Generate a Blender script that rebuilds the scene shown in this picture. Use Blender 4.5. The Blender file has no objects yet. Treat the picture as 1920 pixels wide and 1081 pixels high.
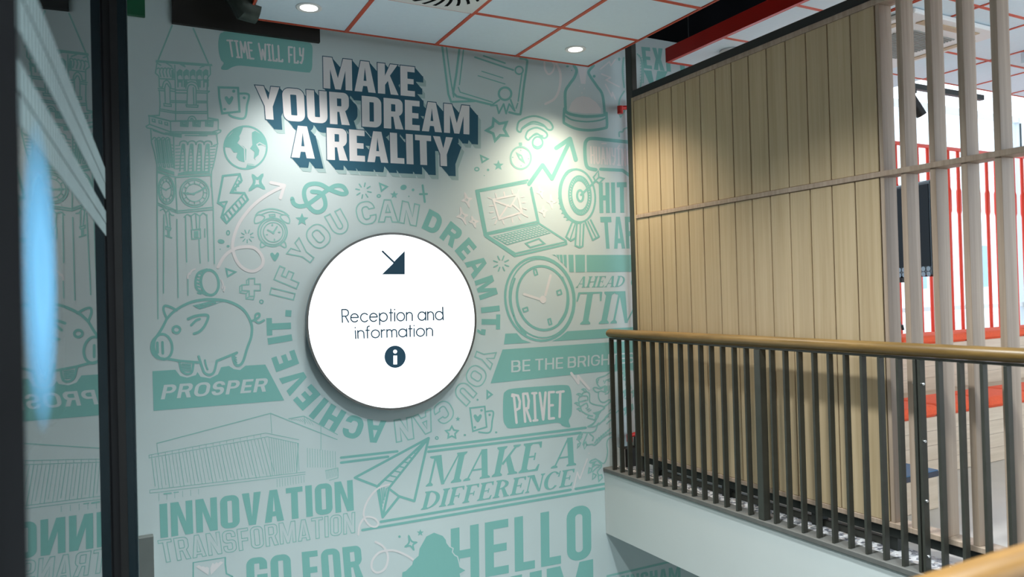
import bpy, math, random
import numpy as np
from mathutils import Vector, Matrix
from mathutils.geometry import tessellate_polygon

random.seed(7)
S = bpy.context.scene
C = S.collection

# ------------------------------------------------------------------ camera
FPX, YAW, PIT, ROL = 1397.17, 0.482653, 0.0101417, -0.0268832
EYE = 1.31
_cy, _sy, _cp, _sp, _cr, _sr = (math.cos(YAW), math.sin(YAW), math.cos(PIT), math.sin(PIT), math.cos(ROL), math.sin(ROL))
_f = Vector((_sy * _cp, _cy * _cp, _sp))
_r0 = Vector((_cy, -_sy, 0))
_u0 = _r0.cross(_f)
_r = _cr * _r0 + _sr * _u0
_u = -_sr * _r0 + _cr * _u0
cam_data = bpy.data.cameras.new('camera')
cam_data.sensor_width = 36.0
cam_data.sensor_fit = 'HORIZONTAL'
cam_data.lens = 36.0 * FPX / 1920.0
cam_data.clip_start = 0.02
cam_data.dof.use_dof = True
cam_data.dof.focus_distance = 5.0
cam_data.dof.aperture_fstop = 2.4
cam = bpy.data.objects.new('camera', cam_data)
C.objects.link(cam)
cam.matrix_world = Matrix(((_r.x, _u.x, -_f.x, 0), (_r.y, _u.y, -_f.y, 0), (_r.z, _u.z, -_f.z, EYE), (0, 0, 0, 1)))
S.camera = cam

# ------------------------------------------------------------------ exposure, sky, lights
S.view_settings.view_transform = 'Standard'
S.view_settings.look = 'None'
S.view_settings.gamma = 1.0
S.view_settings.use_curve_mapping = False
S.view_settings.exposure = 0.56
world = bpy.data.worlds.new('sky')
S.world = world
world.use_nodes = True
wn = world.node_tree.nodes
wn['Background'].inputs['Color'].default_value = (0.78, 0.90, 1.0, 1)
wn['Background'].inputs['Strength'].default_value = 1.8


def light(name, kind, loc, power, color, **kw):
    d = bpy.data.lights.new(name, kind)
    d.energy = power
    d.color = color
    for k, v in kw.items():
        setattr(d, k, v)
    o = bpy.data.objects.new(name, d)
    C.objects.link(o)
    o.location = loc
    return o


WALL_Y = 4.695
Z_RAFT = 2.98
DOWNLIGHTS = [(0.974, 4.254), (2.772, 4.264), (0.974, 2.45), (2.166, 2.45), (0.974, 0.65), (2.166, 0.65)]  # pair nearest the mural is seen; the others are added out of view for fill
WATTS = [(84.0, (1.0, 0.96, 0.92)), (122.0, (1.0, 0.87, 0.68)), (290.0, (0.86, 0.97, 1.0)), (240.0, (0.92, 0.98, 1.0)), (420.0, (0.82, 0.96, 1.0)), (340.0, (0.82, 0.96, 1.0))]
for (x, y), (pw, col) in zip(DOWNLIGHTS, WATTS):
    light('downlight_lamp', 'SPOT', (x, y, Z_RAFT - 0.03), pw, col, spot_size=math.radians(112 if y > 4 else 120), spot_blend=1.0, shadow_soft_size=0.11)
light('track_spot_lamp', 'SPOT', (5.55, 3.40, 2.60), 8.0, (1.0, 0.85, 0.65), spot_size=math.radians(60), spot_blend=0.5, shadow_soft_size=0.03)


# ------------------------------------------------------------------ reading points off the photograph
def ray(px, py):
    a, b = px - 960.0, py - 540.5
    return _r * a - _u * b + _f * FPX


def on_wall(px, py, y=WALL_Y):
    """Point of the vertical plane y that the photograph shows at pixel (px, py)."""
    d = ray(px, py)
    k = y / d.y
    return Vector((d.x * k, y, d.z * k + EYE))


# ------------------------------------------------------------------ materials
def mat(name, col, rough=0.6, metal=0.0, noise=0.0, nscale=8.0, bump=0.0, emit=None, estr=0.0, ior=None):
    m = bpy.data.materials.new(name)
    m.use_nodes = True
    nt = m.node_tree
    b = nt.nodes['Principled BSDF']
    b.inputs['Base Color'].default_value = (*col, 1)
    b.inputs['Roughness'].default_value = rough
    b.inputs['Metallic'].default_value = metal
    if ior:
        b.inputs['IOR'].default_value = ior
    if noise or bump:
        tc = nt.nodes.new('ShaderNodeTexCoord')
        n = nt.nodes.new('ShaderNodeTexNoise')
        n.inputs['Scale'].default_value = nscale
        n.inputs['Detail'].default_value = 5
        nt.links.new(tc.outputs['Object'], n.inputs['Vector'])
        if noise:
            r = nt.nodes.new('ShaderNodeValToRGB')
            r.color_ramp.elements[0].position = 0.3
            r.color_ramp.elements[1].position = 0.7
            r.color_ramp.elements[0].color = (*[c * (1 - noise) for c in col], 1)
            r.color_ramp.elements[1].color = (*[min(1, c * (1 + noise)) for c in col], 1)
            nt.links.new(n.outputs['Fac'], r.inputs['Fac'])
            nt.links.new(r.outputs['Color'], b.inputs['Base Color'])
        if bump:
            bp = nt.nodes.new('ShaderNodeBump')
            bp.inputs['Strength'].default_value = bump
            bp.inputs['Distance'].default_value = 0.002
            nt.links.new(n.outputs['Fac'], bp.inputs['Height'])
            nt.links.new(bp.outputs['Normal'], b.inputs['Normal'])
    if emit:
        b.inputs['Emission Color'].default_value = (*emit, 1)
        b.inputs['Emission Strength'].default_value = estr
    return m


def matte(m):
    m.node_tree.nodes['Principled BSDF'].inputs['Specular IOR Level'].default_value = 0.02
    return m


def wood(name, c0, c1, scale, rough=0.45, c2=None, board=None):
    """Straight-grained wood: noise stretched along the grain, plus an optional step in tone from board to board."""
    m = bpy.data.materials.new(name)
    m.use_nodes = True
    nt = m.node_tree
    b = nt.nodes['Principled BSDF']
    b.inputs['Roughness'].default_value = rough
    tc = nt.nodes.new('ShaderNodeTexCoord')
    mp = nt.nodes.new('ShaderNodeMapping')
    mp.inputs['Scale'].default_value = scale
    n = nt.nodes.new('ShaderNodeTexNoise')
    n.inputs['Scale'].default_value = 1.0
    n.inputs['Detail'].default_value = 8
    n.inputs['Roughness'].default_value = 0.65
    n.inputs['Distortion'].default_value = 0.25
    r = nt.nodes.new('ShaderNodeValToRGB')
    r.color_ramp.elements[0].position = 0.32
    r.color_ramp.elements[1].position = 0.68
    r.color_ramp.elements[0].color = (*c0, 1)
    r.color_ramp.elements[1].color = (*c1, 1)
    if c2:
        e = r.color_ramp.elements.new(0.5)
        e.color = (*c2, 1)
    nt.links.new(tc.outputs['Object'], mp.inputs['Vector'])
    nt.links.new(mp.outputs['Vector'], n.inputs['Vector'])
    nt.links.new(n.outputs['Fac'], r.inputs['Fac'])
    out = r.outputs['Color']
    if board:
        m2 = nt.nodes.new('ShaderNodeMapping')
        m2.inputs['Scale'].default_value = board
        n2 = nt.nodes.new('ShaderNodeTexNoise')
        n2.inputs['Scale'].default_value = 1.0
        n2.inputs['Detail'].default_value = 1
        nt.links.new(tc.outputs['Object'], m2.inputs['Vector'])
        nt.links.new(m2.outputs['Vector'], n2.inputs['Vector'])
        mx = nt.nodes.new('ShaderNodeMix')
        mx.data_type = 'RGBA'
        mx.blend_type = 'MULTIPLY'
        mx.inputs['Factor'].default_value = 0.5
        r2 = nt.nodes.new('ShaderNodeValToRGB')
        r2.color_ramp.elements[0].position = 0.35
        r2.color_ramp.elements[1].position = 0.65
        r2.color_ramp.elements[0].color = (0.82, 0.80, 0.78, 1)
        r2.color_ramp.elements[1].color = (1, 1, 1, 1)
        nt.links.new(n2.outputs['Fac'], r2.inputs['Fac'])
        nt.links.new(out, mx.inputs['A'])
        nt.links.new(r2.outputs['Color'], mx.inputs['B'])
        out = mx.outputs['Result']
    nt.links.new(out, b.inputs['Base Color'])
    bp = nt.nodes.new('ShaderNodeBump')
    bp.inputs['Strength'].default_value = 0.12
    bp.inputs['Distance'].default_value = 0.001
    nt.links.new(n.outputs['Fac'], bp.inputs['Height'])
    nt.links.new(bp.outputs['Normal'], b.inputs['Normal'])
    return m


def terrazzo():
    m = bpy.data.materials.new('terrazzo')
    m.use_nodes = True
    nt = m.node_tree
    b = nt.nodes['Principled BSDF']
    b.inputs['Roughness'].default_value = 0.45
    tc = nt.nodes.new('ShaderNodeTexCoord')
    v = nt.nodes.new('ShaderNodeTexVoronoi')
    v.inputs['Scale'].default_value = 62
    nt.links.new(tc.outputs['Object'], v.inputs['Vector'])
    sep = nt.nodes.new('ShaderNodeSeparateColor')
    nt.links.new(v.outputs['Color'], sep.inputs['Color'])
    r = nt.nodes.new('ShaderNodeValToRGB')
    r.color_ramp.interpolation = 'CONSTANT'
    els = r.color_ramp.elements
    els[0].position, els[0].color = 0.0, (0.13, 0.13, 0.15, 1)
    els[1].position, els[1].color = 0.25, (0.62, 0.60, 0.60, 1)
    for p, c in ((0.5, (0.34, 0.33, 0.35, 1)), (0.7, (0.72, 0.70, 0.69, 1)), (0.9, (0.42, 0.36, 0.33, 1))):
        e = els.new(p)
        e.color = c
    nt.links.new(sep.outputs['Red'], r.inputs['Fac'])
    nt.links.new(r.outputs['Color'], b.inputs['Base Color'])
    return m


M = dict(
    mural=mat('mural_print_mint_grey', (0.635, 0.745, 0.745), 0.75, noise=0.02, nscale=3.0),
    green=mat('mural_ink_green', (0.245, 0.555, 0.51), 0.75),
    thin=mat('mural_ink_soft_green', (0.315, 0.61, 0.56), 0.75),
    faint=mat('mural_ink_faint_green', (0.40, 0.62, 0.575), 0.75),
    pale=mat('mural_ink_pale_pink', (0.83, 0.82, 0.82), 0.75),
    teal=mat('mural_ink_deep_teal', (0.022, 0.11, 0.17), 0.75),
    drop=mat('mural_ink_grey_green', (0.41, 0.57, 0.56), 0.75),
    wall=mat('white_wall_paint', (0.70, 0.72, 0.70), 0.8, noise=0.015, nscale=2.0, bump=0.05),
    fascia=mat('fascia_paint', (0.59, 0.62, 0.60), 0.7, noise=0.015, nscale=2.0),
    black=mat('black_paint', (0.012, 0.012, 0.012), 0.6, noise=0.2, nscale=5),
    void=matte(mat('void_black', (0.008, 0.008, 0.009), 0.9, noise=0.2, nscale=3)),
    brownblack=mat('bulkhead_brown_black', (0.020, 0.017, 0.014), 0.7, noise=0.15, nscale=6),
    tile=mat('ceiling_tile', (0.76, 0.88, 0.97), 0.85, noise=0.012, nscale=40, bump=0.1),
    redgrid=mat('red_grid_paint', (0.62, 0.085, 0.035), 0.5, noise=0.05, nscale=10),
    red=mat('red_paint', (0.60, 0.022, 0.016), 0.4, noise=0.05, nscale=6),
    redbar=mat('red_orange_paint', (0.80, 0.055, 0.022), 0.4, noise=0.04, nscale=6),
    cushion=mat('orange_red_fabric', (0.86, 0.11, 0.035), 0.85, noise=0.06, nscale=60, bump=0.3),
    oak=wood('pale_oak_boards', (0.47, 0.345, 0.195), (0.58, 0.445, 0.275), (26, 46, 1.1), 0.42, (0.53, 0.395, 0.235), (3, 7.3, 0.35)),
    oakfin=wood('pale_oak_fins', (0.34, 0.245, 0.175), (0.49, 0.375, 0.285), (46, 46, 1.1), 0.45, (0.42, 0.31, 0.23), (3, 7.3, 0.3)),
    rail=wood('honey_oak_rail', (0.13, 0.072, 0.018), (0.25, 0.145, 0.043), (30, 3.0, 30), 0.36, (0.19, 0.108, 0.03)),
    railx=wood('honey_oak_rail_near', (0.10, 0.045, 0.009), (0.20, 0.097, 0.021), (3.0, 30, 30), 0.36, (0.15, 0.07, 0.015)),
    ply=wood('pale_plank_cladding', (0.58, 0.45, 0.325), (0.72, 0.58, 0.44), (1.5, 20, 24), 0.5, (0.65, 0.51, 0.38)),
    steel=mat('olive_grey_steel', (0.055, 0.054, 0.043), 0.38, 0.25, noise=0.1, nscale=14),
    kerb=mat('dark_grey_edging', (0.125, 0.122, 0.112), 0.6, noise=0.1, nscale=20, bump=0.1),
    dark=mat('dark_steel', (0.02, 0.023, 0.02), 0.45, 0.2, noise=0.1, nscale=9),
    frame=mat('black_blue_frame', (0.010, 0.022, 0.028), 0.35, 0.1, noise=0.1, nscale=6),
    glass=mat('dark_glazing', (0.004, 0.006, 0.007), 0.012, 0.0, ior=2.3),
    terrazzo=terrazzo(),
    floor=mat('pale_vinyl_floor', (0.60, 0.56, 0.50), 0.35, noise=0.04, nscale=5, bump=0.05),
    concrete=mat('grey_concrete', (0.40, 0.42, 0.43), 0.8, noise=0.08, nscale=4),
    lens=mat('lamp_lens', (0.9, 0.9, 0.9), 0.5, emit=(1.0, 0.97, 0.92), estr=3.0),
    white=mat('white_plastic', (0.80, 0.80, 0.79), 0.45, noise=0.01, nscale=20),
    whiteframe=mat('white_window_frame', (0.80, 0.82, 0.84), 0.4, noise=0.01, nscale=20),
    sign=mat('sign_lightbox_face', (0.9, 0.92, 0.95), 0.4, emit=(0.93, 0.98, 1.0), estr=1.0),
    signrim=mat('sign_rim_bronze', (0.16, 0.16, 0.15), 0.35, 0.7, noise=0.1, nscale=9),
    signside=mat('sign_side_blue_grey', (0.16, 0.25, 0.30), 0.5, noise=0.04, nscale=9),
    navy=mat('sign_ink_navy', (0.012, 0.070, 0.125), 0.6),
    greensign=mat('green_sign_face', (0.012, 0.13, 0.055), 0.5, noise=0.1, nscale=9),
    greypanel=mat('grey_casing', (0.16, 0.18, 0.17), 0.6, noise=0.05, nscale=9),
    duct=mat('dull_duct_metal', (0.055, 0.065, 0.055), 0.45, 0.7, noise=0.3, nscale=14, bump=0.2),
    screen=mat('tv_glass', (0.004, 0.010, 0.017), 0.12, ior=1.2),
    tvbody=mat('tv_body_blue_black', (0.012, 0.03, 0.045), 0.2, noise=0.1, nscale=5),
    blue=mat('blue_vinyl_pad', (0.06, 0.16, 0.29), 0.5, noise=0.05, nscale=20),
    mist=mat('frosted_vinyl', (0.17, 0.22, 0.225), 0.7, noise=0.05, nscale=8),
    blueglow=mat('painted_blue_glow', (0.16, 0.50, 0.80), 0.5, noise=0.05, nscale=8),  # soft blue glow on the glass, painted as a tint that fades outwards
    navypad=mat('navy_pad_edge', (0.018, 0.022, 0.042), 0.5, noise=0.05, nscale=20),
    zinc=mat('bright_zinc', (0.75, 0.76, 0.76), 0.25, 0.95, noise=0.05, nscale=30),
    acgrille=mat('grille_grey', (0.30, 0.30, 0.28), 0.7, noise=0.03, nscale=30),  # plain grey for the speaker and cassette grilles
    facade=mat('pale_render_facade', (0.80, 0.80, 0.78), 0.8, noise=0.02, nscale=2),
    farglass=mat('far_window_glass', (0.25, 0.36, 0.46), 0.2, noise=0.1, nscale=1),
)
_nt = M['blueglow'].node_tree
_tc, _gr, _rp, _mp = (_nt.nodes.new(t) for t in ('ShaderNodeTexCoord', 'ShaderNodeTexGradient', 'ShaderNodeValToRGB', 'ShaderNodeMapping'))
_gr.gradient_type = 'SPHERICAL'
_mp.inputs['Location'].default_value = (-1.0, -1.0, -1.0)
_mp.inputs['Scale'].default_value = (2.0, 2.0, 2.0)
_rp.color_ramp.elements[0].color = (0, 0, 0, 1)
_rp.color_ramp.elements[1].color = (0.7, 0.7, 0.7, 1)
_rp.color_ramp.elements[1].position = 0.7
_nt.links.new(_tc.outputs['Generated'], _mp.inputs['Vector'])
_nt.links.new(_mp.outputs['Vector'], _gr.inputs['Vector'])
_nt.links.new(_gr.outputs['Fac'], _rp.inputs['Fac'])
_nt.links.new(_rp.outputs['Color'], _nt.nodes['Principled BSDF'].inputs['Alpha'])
_wg = bpy.data.materials.new('clear_glazing')
_wg.use_nodes = True
_nt = _wg.node_tree
_nt.nodes.remove(_nt.nodes['Principled BSDF'])
_tr, _gl, _mx, _fr = (_nt.nodes.new(t) for t in ('ShaderNodeBsdfTransparent', 'ShaderNodeBsdfGlossy', 'ShaderNodeMixShader', 'ShaderNodeFresnel'))
_tr.inputs['Color'].default_value = (0.93, 0.97, 1.0, 1)
_gl.inputs['Roughness'].default_value = 0.0
_fr.inputs['IOR'].default_value = 1.3
_geo, _sub = _nt.nodes.new('ShaderNodeNewGeometry'), _nt.nodes.new('ShaderNodeMath')
_sub.operation = 'SUBTRACT'
_sub.use_clamp = True
_nt.links.new(_fr.outputs['Fac'], _sub.inputs[0])
_nt.links.new(_geo.outputs['Backfacing'], _sub.inputs[1])
_nt.links.new(_sub.outputs['Value'], _mx.inputs['Fac'])
_nt.links.new(_tr.outputs['BSDF'], _mx.inputs[1])
_nt.links.new(_gl.outputs['BSDF'], _mx.inputs[2])
_nt.links.new(_mx.outputs['Shader'], _nt.nodes['Material Output'].inputs['Surface'])
M['clear'] = _wg


# ------------------------------------------------------------------ mesh helpers
class MB:
    def __init__(self):
        self.v, self.f = [], []

    def add(self, vs, fs):
        o = len(self.v)
        self.v += [tuple(p) for p in vs]
        self.f += [tuple(i + o for i in f) for f in fs]
        return self

    def box(self, x0, x1, y0, y1, z0, z1, b=0.0):
        """Box; with b > 0 all edges get a chamfer of b."""
        if b <= 0:
            vs = [(x, y, z) for x in (x0, x1) for y in (y0, y1) for z in (z0, z1)]
            return self.add(vs, [(0, 1, 3, 2), (4, 6, 7, 5), (0, 4, 5, 1), (2, 3, 7, 6), (0, 2, 6, 4), (1, 5, 7, 3)])
        c = Vector(((x0 + x1) / 2, (y0 + y1) / 2, (z0 + z1) / 2))
        h = ((x1 - x0) / 2, (y1 - y0) / 2, (z1 - z0) / 2)
        b = min(b, *(0.49 * q for q in h))
        vs, ix = [], {}
        for sx in (-1, 1):
            for sy in (-1, 1):
                for sz in (-1, 1):
                    for a in range(3):
                        p = [sx * (h[0] - b), sy * (h[1] - b), sz * (h[2] - b)]
                        p[a] = (sx, sy, sz)[a] * h[a]
                        ix[(sx, sy, sz, a)] = len(vs)
                        vs.append((c.x + p[0], c.y + p[1], c.z + p[2]))
        fs = []
        sg = (-1, 1)
        for a in range(3):
            o = [k for k in range(3) if k != a]
            for s in sg:
                q = []
                for (t, w) in ((-1, -1), (1, -1), (1, 1), (-1, 1)):
                    k = [0, 0, 0]
                    k[a], k[o[0]], k[o[1]] = s, t, w
                    q.append(ix[(*k, a)])
                fs.append(q)
        for a in range(3):
            o = [k for k in range(3) if k != a]
            for s in sg:
                for t in sg:
                    k0, k1 = [0, 0, 0], [0, 0, 0]
                    for k, e in ((k0, -1), (k1, 1)):
                        k[a], k[o[0]], k[o[1]] = e, s, t
                    fs.append([ix[(*k0, o[0])], ix[(*k1, o[0])], ix[(*k1, o[1])], ix[(*k0, o[1])]])
        for sx in sg:
            for sy in sg:
                for sz in sg:
                    fs.append([ix[(sx, sy, sz, a)] for a in range(3)])
        return self.add(vs, fs)

    def tube(self, pts, r, n=14, cap=True, sx=1.0, sz=1.0):
        """Tube along pts; sx, sz squash the section sideways and upwards."""
        pts = [Vector(p) for p in pts]
        rings = []
        for i, p in enumerate(pts):
            d = (pts[min(i + 1, len(pts) - 1)] - pts[max(i - 1, 0)]).normalized()
            ref = Vector((0, 0, 1)) if abs(d.z) < 0.9 else Vector((1, 0, 0))
            a = d.cross(ref).normalized()
            b = a.cross(d).normalized()
            rr = r[i] if isinstance(r, (list, tuple)) else r
            rings.append([p + a * (math.cos(t) * rr * sx) + b * (math.sin(t) * rr * sz) for t in (2 * math.pi * k / n for k in range(n))])
        vs = [q for g in rings for q in g]
        fs = [(i * n + k, i * n + (k + 1) % n, (i + 1) * n + (k + 1) % n, (i + 1) * n + k) for i in range(len(pts) - 1) for k in range(n)]
        if cap:
            fs += [tuple(range(n))[::-1], tuple(range((len(pts) - 1) * n, len(pts) * n))]
        return self.add(vs, fs)

    def lathe(self, prof, c, axis='z', n=40):
        """Turn (radius, height) pairs round an axis through c."""
        vs = []
        for (r, h) in prof:
            for k in range(n):
                t = 2 * math.pi * k / n
                a, b = r * math.cos(t), r * math.sin(t)
                vs.append((c[0] + a, c[1] + b, c[2] + h) if axis == 'z' else (c[0] + a, c[1] + h, c[2] + b))
        fs = [(i * n + k, i * n + (k + 1) % n, (i + 1) * n + (k + 1) % n, (i + 1) * n + k) for i in range(len(prof) - 1) for k in range(n)]
        if prof[0][0] > 1e-6:
            fs.append(tuple(range(n)))
        if prof[-1][0] > 1e-6:
            fs.append(tuple(range((len(prof) - 1) * n, len(prof) * n)))
        return self.add(vs, fs)

    def prism(self, poly, fn, h0, h1):
        """Extrude a 2-D outline; fn(u, v, h) gives the 3-D point."""
        n = len(poly)
        vs = [fn(u, v, h0) for u, v in poly] + [fn(u, v, h1) for u, v in poly]
        tri = tessellate_polygon([[Vector((u, v, 0)) for u, v in poly]])
        fs = [tuple(t) for t in tri] + [tuple(i + n for i in t[::-1]) for t in tri]
        fs += [(i, (i + 1) % n, (i + 1) % n + n, i + n) for i in range(n)]
        return self.add(vs, fs)

    def obj(self, name, m, parent=None, smooth=False, normals=True):
        me = bpy.data.meshes.new(name)
        me.from_pydata(self.v, [], self.f)
        if normals:
            import bmesh
            bm = bmesh.new()
            bm.from_mesh(me)
            bmesh.ops.recalc_face_normals(bm, faces=bm.faces)
            bm.to_mesh(me)
            bm.free()
        if smooth:
            for p in me.polygons:
                p.use_smooth = True
            try:
                me.set_sharp_from_angle(angle=math.radians(40))
            except Exception:
                pass
        me.materials.append(m)
        o = bpy.data.objects.new(name, me)
        C.objects.link(o)
        if parent:
            o.parent = parent
            o.matrix_parent_inverse = Matrix.Translation(-parent.location)
        return o


def tag(o, label=None, cat=None, group=None, kind=None):
    for k, v in (('label', label), ('category', cat), ('group', group), ('kind', kind)):
        if v:
            o[k] = v
    return o


def empty(name, loc, label, cat, group=None):
    o = bpy.data.objects.new(name, None)
    C.objects.link(o)
    o.location = loc
    o.empty_display_size = 0.1
    return tag(o, label, cat, group)


def struct(name, mb, m, label=None, parent=None, cat=None):
    o = mb.obj(name, m, parent)
    if not parent:
        tag(o, label, cat or name.split('_')[0], kind='structure')
    return o


def copy_tree(o, parent=None, delta=None):
    c = o.copy()
    C.objects.link(c)
    if parent:
        c.parent = parent
    for ch in list(o.children):
        copy_tree(ch, c)
    return c
# ------------------------------------------------------------------ the setting
struct('wall_back', MB().box(-2.0, 4.42, 4.70, 4.85, -3.3, 3.33), M['wall'], 'long wall that carries the mint green mural')
struct('wall_upper', MB().box(-2.0, 4.42, 4.72, 4.86, 3.331, 4.2).box(4.42, 14.0, 4.72, 4.86, 3.5, 4.2), M['void'], 'black wall strip above the mural inside the ceiling void', cat='wall')
struct('ceiling_void', MB().box(-2.0, 14.0, -1.6, 4.86, 4.2, 4.3), M['void'], 'black soffit high above the ceiling tiles', cat='ceiling')
struct('floor_lower', MB().box(-2.0, 4.42, -1.6, 4.70, -3.4, -3.3), M['concrete'], 'grey floor at the foot of the stairwell', cat='floor')
struct('floor_landing', MB().box(-2.0, 3.2, -1.6, 0.92, -0.25, -0.02), M['terrazzo'], 'landing the near handrail stands on', cat='floor')
struct('wall_left', MB().box(-2.15, -2.0, -1.6, 4.86, -3.4, 4.3), M['wall'], 'wall behind the dark glazing at the left', cat='wall')
struct('wall_rear', MB().box(-2.0, 3.3, -1.75, -1.6, -3.4, 4.3), M['wall'], 'wall of the stairwell behind the landing', cat='wall')
struct('wall_right', MB().box(4.42, 4.55, -1.75, 4.86, -3.4, -0.50).box(3.31, 4.419, -1.75, -1.6, -3.4, -0.50), M['wall'], 'lower wall under the slab at the right', cat='wall')
# upper floor: slab with white edge, dark edging strip, speckled margin, pale room floor
struct('trim_fascia', MB().box(3.205, 3.30, 0.90, 4.693, -0.496, -0.03), M['fascia'], 'white painted slab edge below the railing', cat='trim')
struct('trim_edging', MB().box(3.192, 3.296, 0.90, 4.693, -0.03, 0.0, 0.004), M['kerb'], 'dark grey edging strip under the railing', cat='trim')
struct('floor_margin', MB().box(3.297, 3.46, 0.5, 4.693, -0.10, -0.004), M['terrazzo'], 'black and white speckled floor strip between railing and wooden screen', cat='floor')
struct('floor_room', MB().box(3.461, 14.0, -3.0, 8.0, -0.10, -0.004), M['floor'], 'pale floor of the room behind the wooden screen', cat='floor')
struct('slab', MB().box(3.301, 14.0, -3.0, 8.0, -0.49, -0.101), M['fascia'], 'floor slab of the upper level', cat='floor')
struct('wall_far', MB().box(4.43, 9.0, 4.74, 4.86, -0.004, 0.2), M['wall'], 'low upstand behind the bleacher', cat='wall')

# ------------------------------------------------------------------ ceiling rafts (white tiles in red grid)
XS = [0.685, 1.267, 1.867, 2.467, 3.068]
YS = [4.553 - 0.601 * k for k in range(10)]


def raft(name, xs, ys, label, width=0.024, z=Z_RAFT, holes=()):
    t = MB()
    for i in range(len(xs) - 1):
        for j in range(len(ys) - 1):
            x0, x1, y0, y1 = xs[i], xs[i + 1], min(ys[j], ys[j + 1]), max(ys[j], ys[j + 1])
            t.box(x0 + width / 2, x1 - width / 2, y0 + width / 2, y1 - width / 2, z + 0.001, z + 0.02)
    root = struct(name, t, M['tile'], label, cat='ceiling')
    g = MB()
    ya, yb = min(ys), max(ys)
    for k, x in enumerate(xs):
        e = 0.5 if k in (0, len(xs) - 1) else 1.0
        g.box(x - width / 2 * e, x + width / 2 * e, ya - width / 2, yb + width / 4, z - 0.004, z + 0.035)
    for k, y in enumerate(ys):
        e = 0.5 if k == 0 else 1.0
        g.box(xs[0], xs[-1], y - width / 2 * e, y + width / 2 * e, z - 0.0035, z + 0.034)
    g.obj('red_grid', M['redgrid'], root)
    MB().box(xs[0] + 0.02, xs[-1] - 0.02, ya, yb - 0.02, z + 0.036, z + 0.05).obj('back_board', M['void'], root)
    return root


raft('ceiling_raft', XS, YS, 'suspended raft of white tiles in a red grid over the stairwell')
raft('ceiling_raft', [3.56, 4.16], [4.234, 3.68, 3.08, 2.48, 1.88, 1.28, 0.68], 'narrow white tiled ceiling strip above the wooden screen', 0.02)
raft('ceiling_room', [4.18, 4.62, 5.225, 5.80, 6.40, 7.0, 7.6], [3.78, 3.26, 2.64, 2.04, 1.44, 0.84, 0.24], 'white tiled ceiling of the room behind the wooden screen', 0.02)
struct('ceiling_bay', MB().box(4.18, 5.80, 3.795, 4.60, Z_RAFT + 0.001, Z_RAFT + 0.05), M['tile'], 'plain white ceiling bay next to the windows', cat='ceiling')
struct('bulkhead', MB().box(5.83, 9.0, -1.0, 3.05, 2.90, 2.974), M['tile'], 'white lowered ceiling panel at the right', cat='ceiling')
struct('trim_fascia_red', MB().box(3.535, 3.556, -1.0, 4.244, Z_RAFT - 0.004, 3.078).box(3.557, 4.16, 4.236, 4.252, Z_RAFT - 0.004, 3.078), M['red'], 'deep red edge panel of the ceiling strip above the screen', cat='trim')
struct('bulkhead_dark', MB().box(0.288, 1.132, 4.66, 4.692, 2.932, 3.8), M['brownblack'], 'brown black panel closing the top of the mural at the left', cat='trim')


def downlight(x, y, label):
    r = empty('downlight', (x, y, Z_RAFT), label, 'ceiling light', 'downlights in the stairwell ceiling')
    MB().lathe([(0.050, -0.003), (0.066, -0.007), (0.072, -0.004), (0.072, 0.0), (0.050, 0.0), (0.050, -0.003)], (x, y, Z_RAFT)).obj('trim_ring', M['white'], r, True)
    MB().lathe([(0.0001, -0.006), (0.03, -0.0056), (0.049, -0.004), (0.049, -0.001), (0.0001, -0.001)], (x, y, Z_RAFT)).obj('lamp_lens', M['lens'], r, True)


DL = ['round white downlight glowing in the tile near the left edge of the ceiling raft', 'round white downlight glowing in the corner tile nearest the wooden screen',
      'added unseen fill downlight further along the left row of ceiling tiles', 'added unseen fill downlight further along the middle row of ceiling tiles', 'added unseen fill downlight above the landing in the left row of tiles', 'added unseen fill downlight above the landing beside the left row']
for (x, y), l in zip(DOWNLIGHTS, DL):
    downlight(x, y, l)

# swirl air diffuser
dx, dy = 1.567, 3.66
df = empty('air_diffuser', (dx, dy, Z_RAFT), 'square white ceiling air diffuser with black swirl slots above the mural', 'air vent')
MB().box(dx - 0.283, dx + 0.283, dy - 0.283, dy + 0.283, Z_RAFT - 0.012, Z_RAFT, 0.004).obj('face_plate', M['white'], df)
sl = MB()
for k in range(24):
    a = 2 * math.pi * k / 24
    pts = []
    for q in range(7):
        rr = 0.10 + 0.155 * q / 6
        pts.append((rr, a + 0.35 * q / 6))
    o = [(r * math.cos(t) + dx, r * math.sin(t) + dy) for r, t in pts] + [(r * math.cos(t + 0.019 / r * 1.0) + dx, r * math.sin(t + 0.019 / r) + dy) for r, t in pts[::-1]]
    sl.prism(o, lambda u, v, h: (u, v, h), Z_RAFT - 0.0135, Z_RAFT - 0.011)
sl.obj('swirl_slots', M['void'], df)

# services in the void
d = MB().tube([(0.62, 4.40, 4.1), (0.62, 4.40, 3.12), (0.625, 4.40, 3.04), (0.66, 4.41, 2.985), (0.72, 4.42, 2.975)], [0.085, 0.085, 0.088, 0.085, 0.07], 24)
for k in range(12):
    z = 3.08 + 0.08 * k
    d.lathe([(0.084, -0.004), (0.092, 0), (0.084, 0.004)], (0.62, 4.40, z), n=24)
tag(d.obj('duct', M['duct'], None, True), 'dull green grey round duct bending down at the left corner of the ceiling raft', 'duct')
d = MB().tube([(3.30, 4.2, 3.62), (3.30, -0.5, 3.62)], 0.13, 24)
for k in range(40):
    d.tube([(3.30, 4.15 - 0.1 * k, 3.62), (3.30, 4.14 - 0.1 * k, 3.62)], 0.136, 24)
tag(d.obj('spiral_duct', M['duct'], None, True), 'dark spiral duct running in the black ceiling void above the screen', 'duct')
d = MB().tube([(3.66, 4.47, 2.905), (3.72, 4.46, 2.925), (3.80, 4.45, 2.925), (3.93, 4.44, 2.90), (4.0, 4.44, 2.93), (4.02, 4.44, 3.1)], 0.005, 8)
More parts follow.
